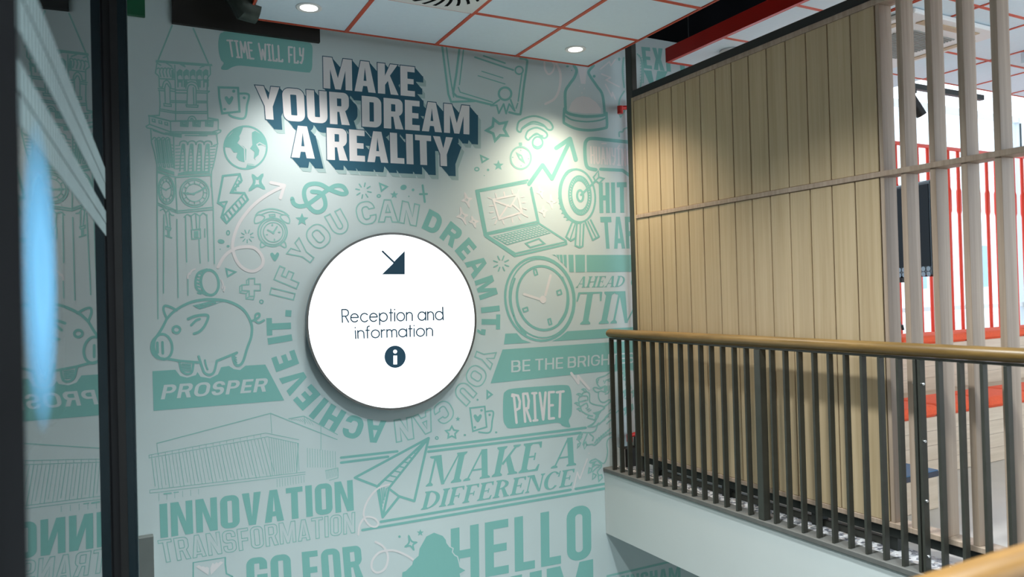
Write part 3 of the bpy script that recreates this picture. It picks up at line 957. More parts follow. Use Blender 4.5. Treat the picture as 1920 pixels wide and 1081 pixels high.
def glyph(ch, st):
    """Sans letter as (loops, width); height 1, y upwards."""
    s, t, r = st['s'], st['t'], st['r']
    w = st['w'].get(ch, st['w']['*'])
    ri = max(r - s * 0.9, 0.02) if st.get('round') is None else st['round']
    E_ = lambda *a: [list(a)]
    if ch == 'I':
        return [[(0, 0), (s, 0), (s, 1), (0, 1)]], s
    if ch == '.':
        return [[(0, 0), (s, 0), (s, t * 1.1), (0, t * 1.1)]], s
    if ch == ',':
        return [[(0.02, -.2), (s * .6, -.2), (s, 0.05), (s, t * 1.1), (0, t * 1.1), (0, 0), (s * .4, 0)]], s
    if ch == 'L':
        return [[(0, 0), (w, 0), (w, t), (s, t), (s, 1), (0, 1)]], w
    if ch == 'T':
        c = w / 2
        return [[(c - s / 2, 0), (c + s / 2, 0), (c + s / 2, 1 - t), (w, 1 - t), (w, 1), (0, 1), (0, 1 - t), (c - s / 2, 1 - t)]], w
    if ch == 'E':
        m = .5 + t * .45
        return [[(0, 0), (w, 0), (w, t), (s, t), (s, m - t * .95), (w * .92, m - t * .95), (w * .92, m), (s, m), (s, 1 - t), (w, 1 - t), (w, 1), (0, 1)]], w
    if ch == 'F':
        m = .5 + t * .35
        return [[(0, 0), (s, 0), (s, m - t), (w * .92, m - t), (w * .92, m), (s, m), (s, 1 - t), (w, 1 - t), (w, 1), (0, 1)]], w
    if ch == 'H':
        return [[(0, 0), (s, 0), (s, .5 - t / 2), (w - s, .5 - t / 2), (w - s, 0), (w, 0), (w, 1), (w - s, 1), (w - s, .5 + t / 2), (s, .5 + t / 2), (s, 1), (0, 1)]], w
    if ch == 'N':
        d = s * 1.06
        return [[(0, 0), (s * .9, 0), (s * .9, .62), (w - d, 0), (w, 0), (w, 1), (w - s * .9, 1), (w - s * .9, .38), (d, 1), (0, 1)]], w
    if ch == 'M':
        b = s * .88
        c = w / 2
        return [[(0, 0), (b, 0), (b, .62), (c - b * .42, 0), (c + b * .42, 0), (w - b, .62), (w - b, 0), (w, 0), (w, 1), (w - b * 1.3, 1), (c, .36), (b * 1.3, 1), (0, 1)]], w
    if ch == 'A':
        c, h = w / 2, s * .56
        k = (c - h) / 1.0
        x = lambda y: k * y + s * 1.02
        y1 = t * 1.05
        top = .80
        return [[(0, 0), (s * 1.0, 0), (s * 1.0 + k * y1 * .9, y1), (w - s * 1.0 - k * y1 * .9, y1), (w - s, 0), (w, 0), (c + h, 1), (c - h, 1)],
                [(s + k * y1 * .95 + .018, y1 + t * .92), (c, top), (w - s - k * y1 * .95 - .018, y1 + t * .92)]], w
    if ch == 'V':
        c, h = w / 2, s * .5
        return [[(c - h, 0), (c + h, 0), (w, 1), (w - s * 1.02, 1), (c, .26), (s * 1.02, 1), (0, 1)]], w
    if ch == 'Y':
        c, h = w / 2, s / 2
        return [[(c - h, 0), (c + h, 0), (c + h, .40), (w, 1), (w - s * 1.06, 1), (c, .60), (s * 1.06, 1), (0, 1), (c - h, .40)]], w
    if ch == 'X':
        c = w / 2
        return [[(0, 0), (s * 1.08, 0), (c, .34), (w - s * 1.08, 0), (w, 0), (c + s * .62, .51), (w - .02, 1), (w - s * 1.08, 1), (c, .68), (s * 1.08, 1), (.02, 1), (c - s * .62, .51)]], w
    if ch == 'K':
        return [[(0, 0), (s, 0), (s, .30), (s + .10, .44), (w - s * 1.08, 0), (w, 0), (s + .17, .62), (w - .02, 1), (w - s * 1.1, 1), (s, .60), (s, 1), (0, 1)]], w
    if ch == 'O':
        return [rnd([(0, 0, r), (w, 0, r), (w, 1, r), (0, 1, r)]), rnd([(s, t, ri), (w - s, t, ri), (w - s, 1 - t, ri), (s, 1 - t, ri)])], w
    if ch == 'D':
        return [rnd([(0, 0), (w, 0, r), (w, 1, r), (0, 1)]), rnd([(s, t), (w - s, t, ri), (w - s, 1 - t, ri), (s, 1 - t)])], w
    if ch == 'U':
        return [rnd([(0, 1), (0, 0, r), (w, 0, r), (w, 1), (w - s, 1), (w - s, t, ri), (s, t, ri), (s, 1)])], w
    if ch == 'P':
        q = .40
        return [rnd([(0, 0), (s, 0), (s, q), (w, q, r * .8), (w, 1, r * .8), (0, 1)]), rnd([(s, q + t * .92), (w - s, q + t * .92, ri * .8), (w - s, 1 - t, ri * .8), (s, 1 - t)])], w
    if ch == 'R':
        q = .42
        return [rnd([(0, 0), (s, 0), (s, q - .02), (w * .5, q - .02), (w - s * 1.02, 0), (w + .02, 0), (w * .80, q + .02), (w, q + .10, r * .5), (w, 1, r * .8), (0, 1)]),
                rnd([(s, q + t * .85), (w - s, q + t * .85, ri * .8), (w - s, 1 - t, ri * .8), (s, 1 - t)])], w
    if ch == 'B':
        return [rnd([(0, 0), (w, 0, r * .7), (w, .5, r * .5), (w * .93, .52), (w * .96, .56, r * .3), (w * .96, 1, r * .7), (0, 1)]),
                rnd([(s, t), (w - s, t, ri * .7), (w - s, .5 - t * .42, ri * .7), (s, .5 - t * .42)]), rnd([(s, .5 + t * .5), (w * .96 - s, .5 + t * .5, ri * .7), (w * .96 - s, 1 - t, ri * .7), (s, 1 - t)])], w
    if ch == 'C':
        return [rnd([(w, .65), (w, 1, r), (0, 1, r), (0, 0, r), (w, 0, r), (w, .35), (w - s, .35), (w - s, t, ri), (s, t, ri), (s, 1 - t, ri), (w - s, 1 - t, ri), (w - s, .65)])], w
    if ch == 'G':
        return [rnd([(w, .67), (w, 1, r), (0, 1, r), (0, 0, r), (w, 0, r), (w, .54), (w * .5, .54), (w * .5, .54 - t * .85), (w - s, .54 - t * .85), (w - s, t, ri), (s, t, ri), (s, 1 - t, ri), (w - s, 1 - t, ri), (w - s, .67)])], w
    if ch == 'S':
        h = t * .5
        return [rnd([(w - s, .70), (w, .70), (w, 1, r), (0, 1, r), (0, .5 - h, r * .9), (w - s, .5 - h, ri), (w - s, t, ri), (s, t, ri), (s, .30), (0, .30), (0, 0, r), (w, 0, r), (w, .5 + h, r * .9), (s, .5 + h, ri), (s, 1 - t, ri), (w - s, 1 - t, ri)])], w
    return [], w


HEAD = dict(s=.245, t=.185, r=.22, sp=.075, w={'*': .62, 'M': .92, 'A': .70, 'K': .70, 'E': .50, 'Y': .74, 'O': .68, 'U': .65, 'R': .63, 'D': .63, 'L': .48, 'T': .58, ' ': .26})
COND = dict(s=.20, t=.165, r=.20, sp=.085, w={'*': .53, 'M': .78, 'N': .58, 'A': .56, 'V': .54, 'T': .50, 'E': .44, 'L': .42, 'F': .43, ' ': .22, 'I': .2})
LINE = dict(s=.15, t=.125, r=.20, sp=.10, w={'*': .50, 'M': .68, 'N': .52, 'A': .52, 'T': .48, 'E': .42, 'F': .42, ' ': .22})
WIDE = dict(s=.205, t=.17, r=.36, sp=.14, w={'*': .72, 'O': .84, 'P': .70, 'E': .62, 'R': .74, 'S': .68, 'T': .66, 'G': .80, 'H': .74, 'B': .72, ' ': .24})
RING = dict(s=.29, t=.225, r=.42, sp=.08, w={'*': .86, 'O': .98, 'C': .92, 'E': .68, 'A': .98, 'M': 1.04, 'N': .90, 'H': .86, 'V': .96, 'Y': .92, 'T': .78, 'U': .84, 'F': .66, 'D': .88, 'R': .88})


def homog(quad):
    """Map of the unit square (u right, v up) to bl, br, tr, tl."""
    src = [(0, 0), (1, 0), (1, 1), (0, 1)]
    A, b = [], []
    for (u, v), (x, y) in zip(src, quad):
        A += [[u, v, 1, 0, 0, 0, -u * x, -v * x], [0, 0, 0, u, v, 1, -u * y, -v * y]]
        b += [x, y]
    h = np.linalg.solve(np.array(A, float), np.array(b, float))
    return lambda u, v: ((h[0] * u + h[1] * v + h[2]) / (h[6] * u + h[7] * v + 1), (h[3] * u + h[4] * v + h[5]) / (h[6] * u + h[7] * v + 1))


def layout(text, st):
    x, o = 0.0, []
    for ch in text:
        if ch == ' ':
            x += st['w'].get(' ', .25)
            continue
        lp, w = glyph(ch, st)
        o.append((lp, x))
        x += w + st['sp']
    return o, x - st['sp']


def text(art, s, quad, st, outline=None):
    """Letters of s filled (or outlined) in the quad bl, br, tr, tl of the art's crop."""
    H_ = homog(cr(art.t, quad))
    o, W = layout(s, st)
    res = []
    for lp, x in o:
        L = [[H_((u + x) / W, v) for u, v in l] for l in lp]
        res.append(L)
        if outline:
            for l in L:
                art.ribbon(l, outline, True)
        else:
            art.fillpx(L)
    return res


def sweep(art, L, vec, grow=0.0):
    """Letter extruded along vec (pixels)."""
    sh = lambda l, k: [(x + vec[0] * k, y + vec[1] * k) for x, y in l]
    art.fillpx([sh(l, 1) for l in L])
    for l in L:
        n = len(l)
        a, b = l, sh(l, 1)
        for i in range(n):
            j = (i + 1) % n
            art._put([a[i], a[j], b[j], b[i]], [(0, 1, 2, 3)])
    if grow:
        art.fillpx(L)
        for l in L:
            art.ribbon(l, grow, True)
            art.ribbon(sh(l, 1), grow * .5, True)


def serif_parts(ch):
    """Bracketed serif capital as overlapping polygons, height 1."""
    K, h, sv, sx = .19, .055, .045, .075      # stem, hairline, serif thickness, serif reach
    R4 = lambda a, b, c, d: [(a, c), (b, c), (b, d), (a, d)]

    def stem(x, w=K, top=True, bot=True):
        p = [R4(x, x + w, 0, 1)]
        for on, y, s_ in ((bot, 0, 1), (top, 1, -1)):
            if on:
                p.append([(x - sx, y), (x + w + sx, y), (x + w + sx, y + s_ * sv), (x + w, y + s_ * sv * 2.6), (x, y + s_ * sv * 2.6), (x - sx, y + s_ * sv)])
        return p

    def diag(x0, x1, w, y0=0, y1=1):
        return [[(x0, y0), (x0 + w, y0), (x1 + w, y1), (x1, y1)]]

    def foot(x, w, y=0):
        s_ = 1 if y == 0 else -1
        return [[(x - sx, y), (x + w + sx, y), (x + w + sx, y + s_ * sv), (x + w, y + s_ * sv * 2), (x, y + s_ * sv * 2), (x - sx, y + s_ * sv)]]

    def arm(x0, x1, y, up):
        s_ = 1 if up else -1
        return [[(x0, y), (x1, y), (x1 + .02, y + s_ * .22), (x1 - .03, y + s_ * .22), (x1 - .10, y + s_ * .07), (x0, y + s_ * h)]]

    def bowl(x0, x1, y0, y1, w):
        o = ell(0, 0, 1, 1, 0, -90, 90, 18)
        c, ry, rx = (y0 + y1) / 2, (y1 - y0) / 2, x1 - x0
        out = [(x0 + rx * max(u, 0), c + ry * v) for u, v in o]
        inn = [(x0 + (rx - w) * max(u, 0), c + (ry - h) * v) for u, v in o[::-1]]
        return [out + inn]
    if ch == 'I':
        return stem(sx), K + 2 * sx
    if ch == 'T':
        return stem(.30, K, False) + [R4(.02, .77, 1 - h, 1), [(.0, 1), (.08, 1 - h), (.03, .72), (-.02, .72)], [(.79, 1), (.71, 1 - h), (.76, .72), (.81, .72)]], .80
    if ch == 'H':
        return stem(sx) + stem(.62) + [R4(sx, .7, .47, .47 + h)], .62 + K + sx
    if ch == 'E':
        return stem(sx) + arm(.2, .66, 0, True) + arm(.2, .63, 1, False) + [R4(.2, .47, .48, .48 + h), R4(.44, .49, .38, .63)], .70
    if ch == 'F':
        return stem(sx) + arm(.2, .63, 1, False) + [R4(.2, .47, .46, .46 + h), R4(.44, .49, .36, .61)], .66
    if ch == 'A':
        return diag(.10, .42, .06, .02, 1) + diag(.62, .40, K * 1.05, .0, 1) + [R4(.2, .68, .30, .30 + h)] + foot(.08, .08) + foot(.62, K), .62 + K + sx
    if ch == 'M':
        return stem(sx, .07) + diag(.46, .12, K) [:0] + [[(.07, 1), (.07 + K * 1.15, 1), (.60, .0), (.50, .0)]] + [[(.52, 0), (.58, 0), (.92, 1), (.86, 1)]] + stem(.88, K) + foot(.0, .1, 1) + foot(.9, .16, 1), .88 + K + sx
    if ch == 'N':
        return stem(sx, .065) + [[(.07, 1), (.07 + K * 1.15, 1), (.77, 0), (.66, 0)]] + stem(.70, .065, True, False) + foot(.0, .1, 1), .83
    if ch == 'K':
        return stem(sx) + [[(.24, .40), (.32, .36), (.72, 1), (.64, 1)]] + [[(.36, .58), (.48, .70), (.80, 0), (.58, 0)]] + foot(.60, .18) + foot(.62, .10, 1), .84
    if ch == 'D':
        return stem(sx) + bowl(.2, .80, 0, 1, K), .80
    if ch == 'R':
        return stem(sx) + bowl(.2, .66, .46, 1, K * .9) + [[(.34, .50), (.50, .52), (.78, 0), (.56, 0)]] + foot(.60, .14), .80
    if ch in 'CO':
        a0, a1 = (42, 320) if ch == 'C' else (0, 360)
        n = 36
        out = [(.40 + .40 * math.cos(math.radians(a0 + (a1 - a0) * k / n)), .5 + .52 * math.sin(math.radians(a0 + (a1 - a0) * k / n))) for k in range(n + 1)]
        inn = [(.42 + .22 * math.cos(math.radians(a0 + (a1 - a0) * k / n)), .5 + .46 * math.sin(math.radians(a0 + (a1 - a0) * k / n))) for k in range(n + 1)]
        p = [out + inn[::-1]] if ch == 'C' else [[out[k], out[k + 1], inn[k + 1], inn[k]] for k in range(n)]
        if ch == 'C':
            p += [[(.66, .66), (.74, .66), (.76, 1.0), (.70, 1.0)]]
        return p, .78
    return [], .3


def serif(art, s, quad):
    H_ = homog(cr(art.t, quad))
    x, o = 0.0, []
    for ch in s:
        if ch == ' ':
            x += .34
            continue
        p, w = serif_parts(ch)
        o += [[(u + x, v) for u, v in q] for q in p]
        x += w + .06
    W = x - .06
    for q in o:
        art.fillpx([[H_(u / W, v) for u, v in q]])


HAND = {
    'T': [[(.0, .98), (1, 1)], [(.5, 1), (.5, .02)]], 'I': [[(.1, 1), (.9, 1)], [(.5, 1), (.5, 0)], [(.1, 0), (.9, 0)]],
    'M': [[(.0, 0), (.12, 1), (.5, .35), (.88, 1), (1, 0)]], 'E': [[(.9, 1), (.1, 1), (.1, 0), (.95, 0)], [(.1, .52), (.75, .52)]],
    'W': [[(.0, 1), (.22, 0), (.5, .65), (.78, 0), (1, 1)]], 'L': [[(.1, 1), (.1, 0), (.95, 0), (.95, .12)]],
    'F': [[(.95, 1), (.1, 1), (.1, 0)], [(.1, .5), (.75, .5)]], 'Y': [[(.05, 1), (.15, .55), (.8, .5)], [(.95, 1), (.8, .3), (.45, 0), (.2, .05)]],
    'P': [[(.0, .95), (.25, .95), (.25, 0)], [(.05, 1), (.8, .95), (1, .75), (.85, .52), (.25, .45)]],
    'R': [[(.15, 0), (.15, 1), (.75, 1), (.9, .75), (.75, .5), (.15, .48)], [(.45, .48), (1, .0)]],
    'V': [[(.05, 1), (.5, 0), (.95, 1)]], 'H': [[(.1, 1), (.1, 0)], [(.9, 1), (.9, 0)], [(.1, .5), (.9, .5)]],
    'U': [[(.1, 1), (.1, .15), (.4, 0), (.7, .05), (.9, .2), (.9, 1)]], 'A': [[(.02, 0), (.5, 1), (.98, 0)], [(.22, .35), (.8, .35)]],
    'N': [[(.1, 0), (.1, 1), (.9, 0), (.9, 1)]], 'G': [[(.9, .85), (.6, 1), (.2, .85), (.1, .5), (.2, .1), (.6, 0), (.9, .15), (.9, .45), (.55, .45)]],
}
HW = {'I': .34, 'M': .6, 'W': .66, ' ': .32, 'T': .5}


def hand(art, s, quad, w):
    H_ = homog(cr(art.t, quad))
    x, o = 0.0, []
    for ch in s:
        k = HW.get(ch, .44)
        for l in HAND.get(ch, []):
            o.append([(x + u * k, v) for u, v in l])
        x += k + .17
    W = x - .17
    for l in o:
        art.ribbon([H_(u / W, v) for u, v in l], w)


def arcs(cx, cy, r, a0, a1, n=20, ry=None):
    return [(cx + r * math.cos(math.radians(a0 + (a1 - a0) * k / n)), cy + (ry or r) * math.sin(math.radians(a0 + (a1 - a0) * k / n))) for k in range(n + 1)]


XH = .66
GEO = {   # thin geometric lower case, x-height .66, ascender 1
    'R': ([[(.0, 0), (.0, 1), (.28, 1)] + arcs(.28, .74, .26, 90, -90) + [(.0, .48)], [(.26, .48), (.52, 0)]], .54),
    'e': ([[(.0, .36), (.64, .36)] + arcs(.32, .33, .32, 8, 320)], .66), 'c': ([arcs(.33, .33, .33, 42, 318)], .60),
    'p': ([[(.0, XH), (.0, -.26)], arcs(.33, .33, .33, 0, 360, 30)], .68), 't': ([[(.12, .95), (.12, 0)], [(.0, XH), (.28, XH)]], .28),
    'i': ([[(.0, XH), (.0, 0)], [(.0, .90), (.0, .93)]], .02), 'o': ([arcs(.33, .33, .33, 0, 360, 30)], .66),
    'n': ([[(.0, XH), (.0, 0)], [(.0, .34)] + arcs(.25, .40, .25, 180, 0) + [(.50, 0)]], .50), 'a': ([arcs(.33, .33, .33, 0, 360, 30), [(.66, XH), (.66, 0)]], .66),
    'd': ([arcs(.33, .33, .33, 0, 360, 30), [(.66, 1), (.66, 0)]], .66), 'f': ([[(.30, 1.0)] + arcs(.28, .84, .16, 90, 180, 8) + [(.12, 0)], [(.0, XH), (.28, XH)]], .28),
    'r': ([[(.0, XH), (.0, 0)], [(.0, .40)] + arcs(.22, .42, .22, 180, 70, 8)], .28),
    'm': ([[(.0, XH), (.0, 0)], [(.0, .40)] + arcs(.20, .44, .20, 180, 0) + [(.40, 0)], [(.40, .40)] + arcs(.60, .44, .20, 180, 0) + [(.80, 0)]], .80),
}


def geo(art, s, quad, w):
    H_ = homog(cr(art.t, quad))
    x, o = 0.0, []
    for ch in s:
        if ch == ' ':
            x += .34
            continue
        ls, k = GEO[ch]
        o += [[(x + u, v) for u, v in l] for l in ls]
        x += k + .17
    W = x - .17
    for l in o:
        art.ribbon([H_(u / W, v) for u, v in l], w)
mural = MB().box(-1.9, 4.41, WALL_Y + 0.0002, 4.6995, -3.28, 3.328).obj('wall_mural', M['mural'])
tag(mural, 'mint and pale green printed mural of doodles and slogans covering the long wall', 'mural')
P_ = mural

# headline --------------------------------------------------------------------------------------------
soft, dark, face = Art(A5, 1), Art(A5, 2), Art(A5, 3)
for s_, q in (('MAKE', [(566, 328), (1228, 391), (1225, 176), (562, 100)]), ('YOUR', [(90, 549), (752, 597), (748, 366), (70, 308)]),
              ('DREAM', [(845, 606), (1622, 664), (1622, 457), (842, 383)]), ('A', [(333, 829), (503, 839), (497, 610), (328, 596)]),
              ('REALITY', [(592, 846), (1508, 896), (1502, 686), (588, 613)])):
    L = text(face, s_, q, HEAD)
    for g in L:
        sweep(dark, g, (15.5, 18), 3.0)
        sweep(soft, g, (21.5, 26.5))
hl = face.obj('headline_letters', 'pale', P_, 'pale pink block letters MAKE YOUR DREAM A REALITY')
dark.obj('letter_sides', 'teal', hl, 'dark teal sides of the headline letters')
soft.obj('letter_drop_shape', 'drop', hl)

# ring slogan -----------------------------------------------------------------------------------------
RC, RI, RH = (1.567, 1.169), 0.648, 0.145
RT = [('IF', 'o', (164.5, 156.0)), ('YOU', 'o', (142.0, 130.4, 118.2)), ('CAN', 'o', (102.6, 90.8, 79.0)), ('DREAM', 'f', (65.0, 52.6, 41.2, 29.8, 16.6)), ('IT,', 'f', (4.2, -2.8, -9.0)),
      ('YOU', 'o', (-23.0, -34.2, -45.5)), ('CAN', 'o', (-61.0, -73.0, -85.0)), ('ACHIEVE', 'f', (-100.7, -112.4, -124.2, -132.9, -141.2, -151.4, -162.4)), ('IT.', 'f', (-173.2, -179.6, -186.2))]


def wall_to_px(x, z):
    d = Vector((x, WALL_Y, z - EYE))
    k = FPX / d.dot(_f)
    return (960 + d.dot(_r) * k, 540.5 - d.dot(_u) * k)


rs = bpy.data.objects.new('ring_slogan', None)
C.objects.link(rs)
rs.parent = P_
rs['label'] = 'circle of capitals IF YOU CAN DREAM IT, YOU CAN ACHIEVE IT. round the sign'
for word, kind, angs in RT:
    t = Art(ONE, 1)
    for ch, a in zip(word, angs):
        lp, w = glyph(ch, RING)
        th = math.radians(a)
        er, et = (math.cos(th), math.sin(th)), (math.sin(th), -math.cos(th))
        L = []
        for l in lp:
            o = []
            for u, v in l:
                k = 0.93
                p = (RC[0] + er[0] * (RI + RH * v) + et[0] * (u - w / 2) * RH * k, RC[1] + er[1] * (RI + RH * v) + et[1] * (u - w / 2) * RH * k)
                o.append(wall_to_px(*p))
            L.append(o)
        if kind == 'f':
            t.fillpx(L)
        else:
            for l in L:
                t.ribbon(l, 2.4, True)
    t.obj('word', 'green' if kind == 'f' else 'thin', rs, ('solid green word ' if kind == 'f' else 'outlined word ') + word)

# clock tower -----------------------------------------------------------------------------------------
w = 2.4
t = Art(C1)
t.ss([[(355, 55), (182, 485)], [(625, 92), (815, 530)]], 3.0)
t.f([(150, 488), (860, 540), (868, 568), (700, 565), (145, 520)])
t.ss([[(165, 530), (212, 555)], [(285, 530), (352, 570)], [(455, 540), (520, 575), (500, 545)], [(710, 588), (740, 570), (760, 568)]], w)
t.ss([[(165, 520), (145, 655), (190, 695), (195, 830)], [(838, 570), (842, 670), (805, 715), (800, 880)]], w)
t.ss([[(390, 555), (402, 1080)], [(190, 725), (390, 735)]], w)
for k in range(5):
    x = 185 + k * 42
    t.c([(x - 18, 600), (x, 590), (x + 18, 610), (x + 12, 640), (x + 28, 700)], w)
t.f([(345, 620), (375, 610), (390, 720), (350, 725)])
for k in range(5):
    x = 455 + 82 * k
    t.f([(x - 30, 625), (x, 603), (x + 32, 622), (x + 34, 735), (x + 20, 690), (x, 680), (x - 22, 695), (x - 30, 740)])
    t.s([(x - 36, 640), (x - 30, 740), (x + 36, 742)], w)
    if k not in (1, 2, 3):
        t.f([(x - 34, 745), (x + 36, 745), (x + 36, 830), (x + 18, 830), (x + 15, 775), (x - 15, 775), (x - 15, 835), (x - 34, 838)])
t.f([(500, 742), (545, 742), (560, 790), (525, 835), (500, 835)]).f([(650, 742), (720, 742), (720, 840), (690, 835), (670, 780)])
t.c([(530, 850), (545, 790), (600, 765), (665, 790), (695, 860)], w).c([(550, 860), (565, 815), (605, 800), (650, 825), (660, 870)], w)
t.ss([[(550, 860), (545, 1050)], [(660, 860), (660, 1050)], [(625, 840), (632, 1050)]], w)
t.ss([[(400, 870), (540, 872)], [(400, 905), (545, 908)], [(665, 880), (830, 885), (800, 908), (670, 905)], [(345, 1005), (545, 1010)], [(345, 1025), (545, 1030)], [(675, 1010), (800, 1012)], [(675, 1030), (800, 1030)]], w)
t.c([(235, 830), (250, 770), (290, 745), (330, 790), (342, 850)], w).c([(265, 840), (275, 800), (295, 790), (320, 830)], w)
t.ss([[(262, 830), (270, 1035)], [(328, 840), (332, 1035)], [(180, 850), (265, 855)], [(185, 875), (262, 880)], [(195, 830), (235, 835)], [(335, 850), (400, 860)], [(335, 880), (400, 890)], [(195, 870), (205, 1080)], [(800, 910), (802, 1080)]], w)
t.s([(252, 1040), (345, 1050), (345, 1078), (255, 1070)], w, True)
t.t = C2
t.s([(532, 45), (685, 48), (680, 75), (540, 68)], w, True)
t.ss([[(205, 0), (195, 180)], [(402, 0), (400, 235)], [(800, 0), (810, 225)], [(205, 95), (400, 130), (805, 128)], [(205, 118), (400, 150), (805, 152)]], w)
t.s([(60, 185), (190, 178)], 3).s([(60, 180), (335, 250), (940, 240), (935, 230), (815, 210)], 3)
t.ss([[(65, 195), (70, 290), (335, 385), (865, 388), (950, 360), (975, 365), (970, 385), (920, 415), (700, 412)], [(335, 255), (340, 385)], [(940, 245), (940, 350)], [(70, 290), (25, 315), (40, 335), (95, 345), (280, 420)]], w)
for x, y in ((95, 215), (180, 235), (255, 255)):
    t.f([(x, y), (x + 50, y + 8), (x + 55, y + 58), (x + 4, y + 46)], [[(x + 18, y + 12), (x + 34, y + 16), (x + 34, y + 36), (x + 18, y + 30)]])
for x in (465, 620, 780):
    t.s([(x, 245), (x + 95, 245), (x + 90, 318), (x, 312)], w, True).s([(x + 18, 255), (x + 75, 255), (x + 72, 300), (x + 18, 296)], w, True).s([(x + 30, 270), (x + 58, 270), (x + 56, 288), (x + 30, 286)], 1.6, True)
t.c([(555, 235), (575, 200), (608, 188), (640, 200), (660, 232)], w)
t.f([(575, 232), (590, 210), (610, 205), (640, 232)])
t.f([(265, 390), (480, 402), (478, 462), (340, 440), (270, 420)]).f([(105, 355), (270, 400), (260, 425), (110, 375)])
t.f([(865, 385), (935, 388), (900, 420), (865, 415)]).ss([[(480, 405), (860, 408)], [(520, 430), (800, 434)]], w)
t.ss([[(85, 345), (95, 520), (130, 640), (165, 800), (165, 1080)], [(920, 420), (935, 540), (880, 560)], [(930, 560), (905, 700), (875, 830), (855, 890), (852, 1080)], [(375, 445), (385, 850)]], w)
for x in (120, 175, 230, 285):
    t.c([(x - 12, 480), (x + 10, 455), (x + 45, 480)], w)
for k in range(4):
    x = 150 + 52 * k
    t.s([(x - 10, 490), (x + 12, 480), (x + 50, 770), (x + 30, 775)], w, True).s([(x + 22, 490), (x + 62, 790)], w)
    t.s([(x + 40, 790), (x + 45, 830), (x + 70, 835), (x + 68, 800)], w)
for x in (500, 605, 710, 810):
    t.c([(x - 48, 545), (x - 40, 515), (x, 500), (x + 40, 512), (x + 52, 545)], w)
    t.f([(x - 8, 530), (x + 22, 540), (x + 32, 880), (x + 2, 880), (x + 10, 700), (x - 12, 580)])
    t.ss([[(x - 15, 545), (x - 35, 700), (x - 45, 880)]], w)
    for q in range(7):
        y = 600 + q * 42
        t.s([(x - 28 - q * 2, y), (x + 2, y - 4)], 1.8)
for q in range(8):
    t.s([(400, 560 + q * 42), (455, 556 + q * 42)], 1.8).s([(842, 570 + q * 38), (905 - q * 5, 566 + q * 38)], 1.8).s([(342, 550 + q * 40), (378, 556 + q * 40)], 1.8)
t.f([(430, 910), (520, 885), (830, 880), (840, 910), (430, 938)]).f([(175, 825), (385, 890), (385, 935), (178, 870)])
t.ss([[(178, 885), (400, 962), (850, 935)]], w)
t.t = A2
t.ss([[(185, 70), (185, 270), (190, 1005)], [(300, 110), (312, 335)], [(526, 90), (540, 300), (548, 655)], [(185, 78), (305, 108), (530, 90)], [(190, 272), (315, 322), (540, 298)], [(192, 285), (315, 335), (540, 312)]], w)
t.ss([[(310, 375), (318, 870)], [(228, 345), (225, 842)], [(365, 360), (372, 645)], [(500, 345), (510, 640)], [(380, 755), (380, 855)], [(450, 505), (458, 652)], [(487, 435), (487, 488)]], w)
for cx, cy, rx, ry, rr in ((244, 190, 52, 88, -4), (422, 206, 92, 90, 0)):
    t.ring(cx, cy, rx, 2.6, ry, rr).ring(cx, cy, rx * .86, 1.8, ry * .87, rr).ring(cx, cy, rx * .62, 1.8, ry * .62, rr)
    for k in range(12):
        a = math.radians(30 * k)
        t.s([(cx + rx * .64 * math.cos(a), cy + ry * .64 * math.sin(a)), (cx + rx * .84 * math.cos(a), cy + ry * .84 * math.sin(a))], 1.8)
t.ss([[(415, 214), (490, 176)], [(415, 214), (355, 210)]], 3.2).dot(416, 214, 9).dot(378, 211, 9).ss([[(240, 190), (285, 165)], [(240, 190), (208, 172)]], 2.6).dot(241, 191, 5)
t.c([(205, 318), (225, 310), (240, 330), (255, 320), (272, 345), (290, 350)], w)
t.c([(355, 362), (375, 345), (400, 352), (425, 338), (455, 352), (475, 335), (497, 350)], w)
t.ss([[(240, 335), (252, 420)], [(262, 340), (268, 425)], [(400, 355), (408, 440)], [(430, 345), (436, 435)], [(455, 350), (452, 440)]], w)
t.s([(240, 420), (272, 432), (268, 444), (240, 436)], w, True).s([(238, 478), (276, 492)], 3).f([(248, 440), (266, 445), (266, 488), (250, 482)])
t.s([(402, 442), (458, 435), (460, 495), (405, 500)], w, True).f([(418, 450), (446, 446), (446, 490), (418, 490)])
t.obj('clock_tower_drawing', 'thin', P_)

# TIME WILL FLY bubble ----------------------------------------------------------------------------------
t = Art(A1)
t.f([(582, 150), (600, 138), (640, 134), (900, 168), (1130, 200), (1158, 210), (1169, 235), (1168, 300), (1166, 360), (1156, 384), (1130, 391), (940, 370), (760, 352), (700, 348), (660, 358), (630, 374), (596, 373), (590, 360), (606, 332), (588, 310), (575, 260), (572, 200)], sm=True)
b_ = t.obj('speech_bubble', 'green', P_, 'green speech bubble reading TIME WILL FLY')
t = Art(A1, 2)
hand(t, 'TIME WILL FLY', [(645, 290), (1112, 334), (1112, 240), (628, 186)], 3.4)
t.obj('bubble_lettering', 'pale', b_)


# cards, globe -------------------------------------------------------------------------------------------
def heart(a, x, y, k, dx=0):
    return a.f([(x, y + k), (x - k * .85, y - k * .1), (x - k * .9, y - k * .65), (x - k * .45, y - k * .8), (x, y - k * .35), (x + k * .5, y - k * .85), (x + k * .9, y - k * .6), (x + k * .75, y + k * .05)], sm=True)


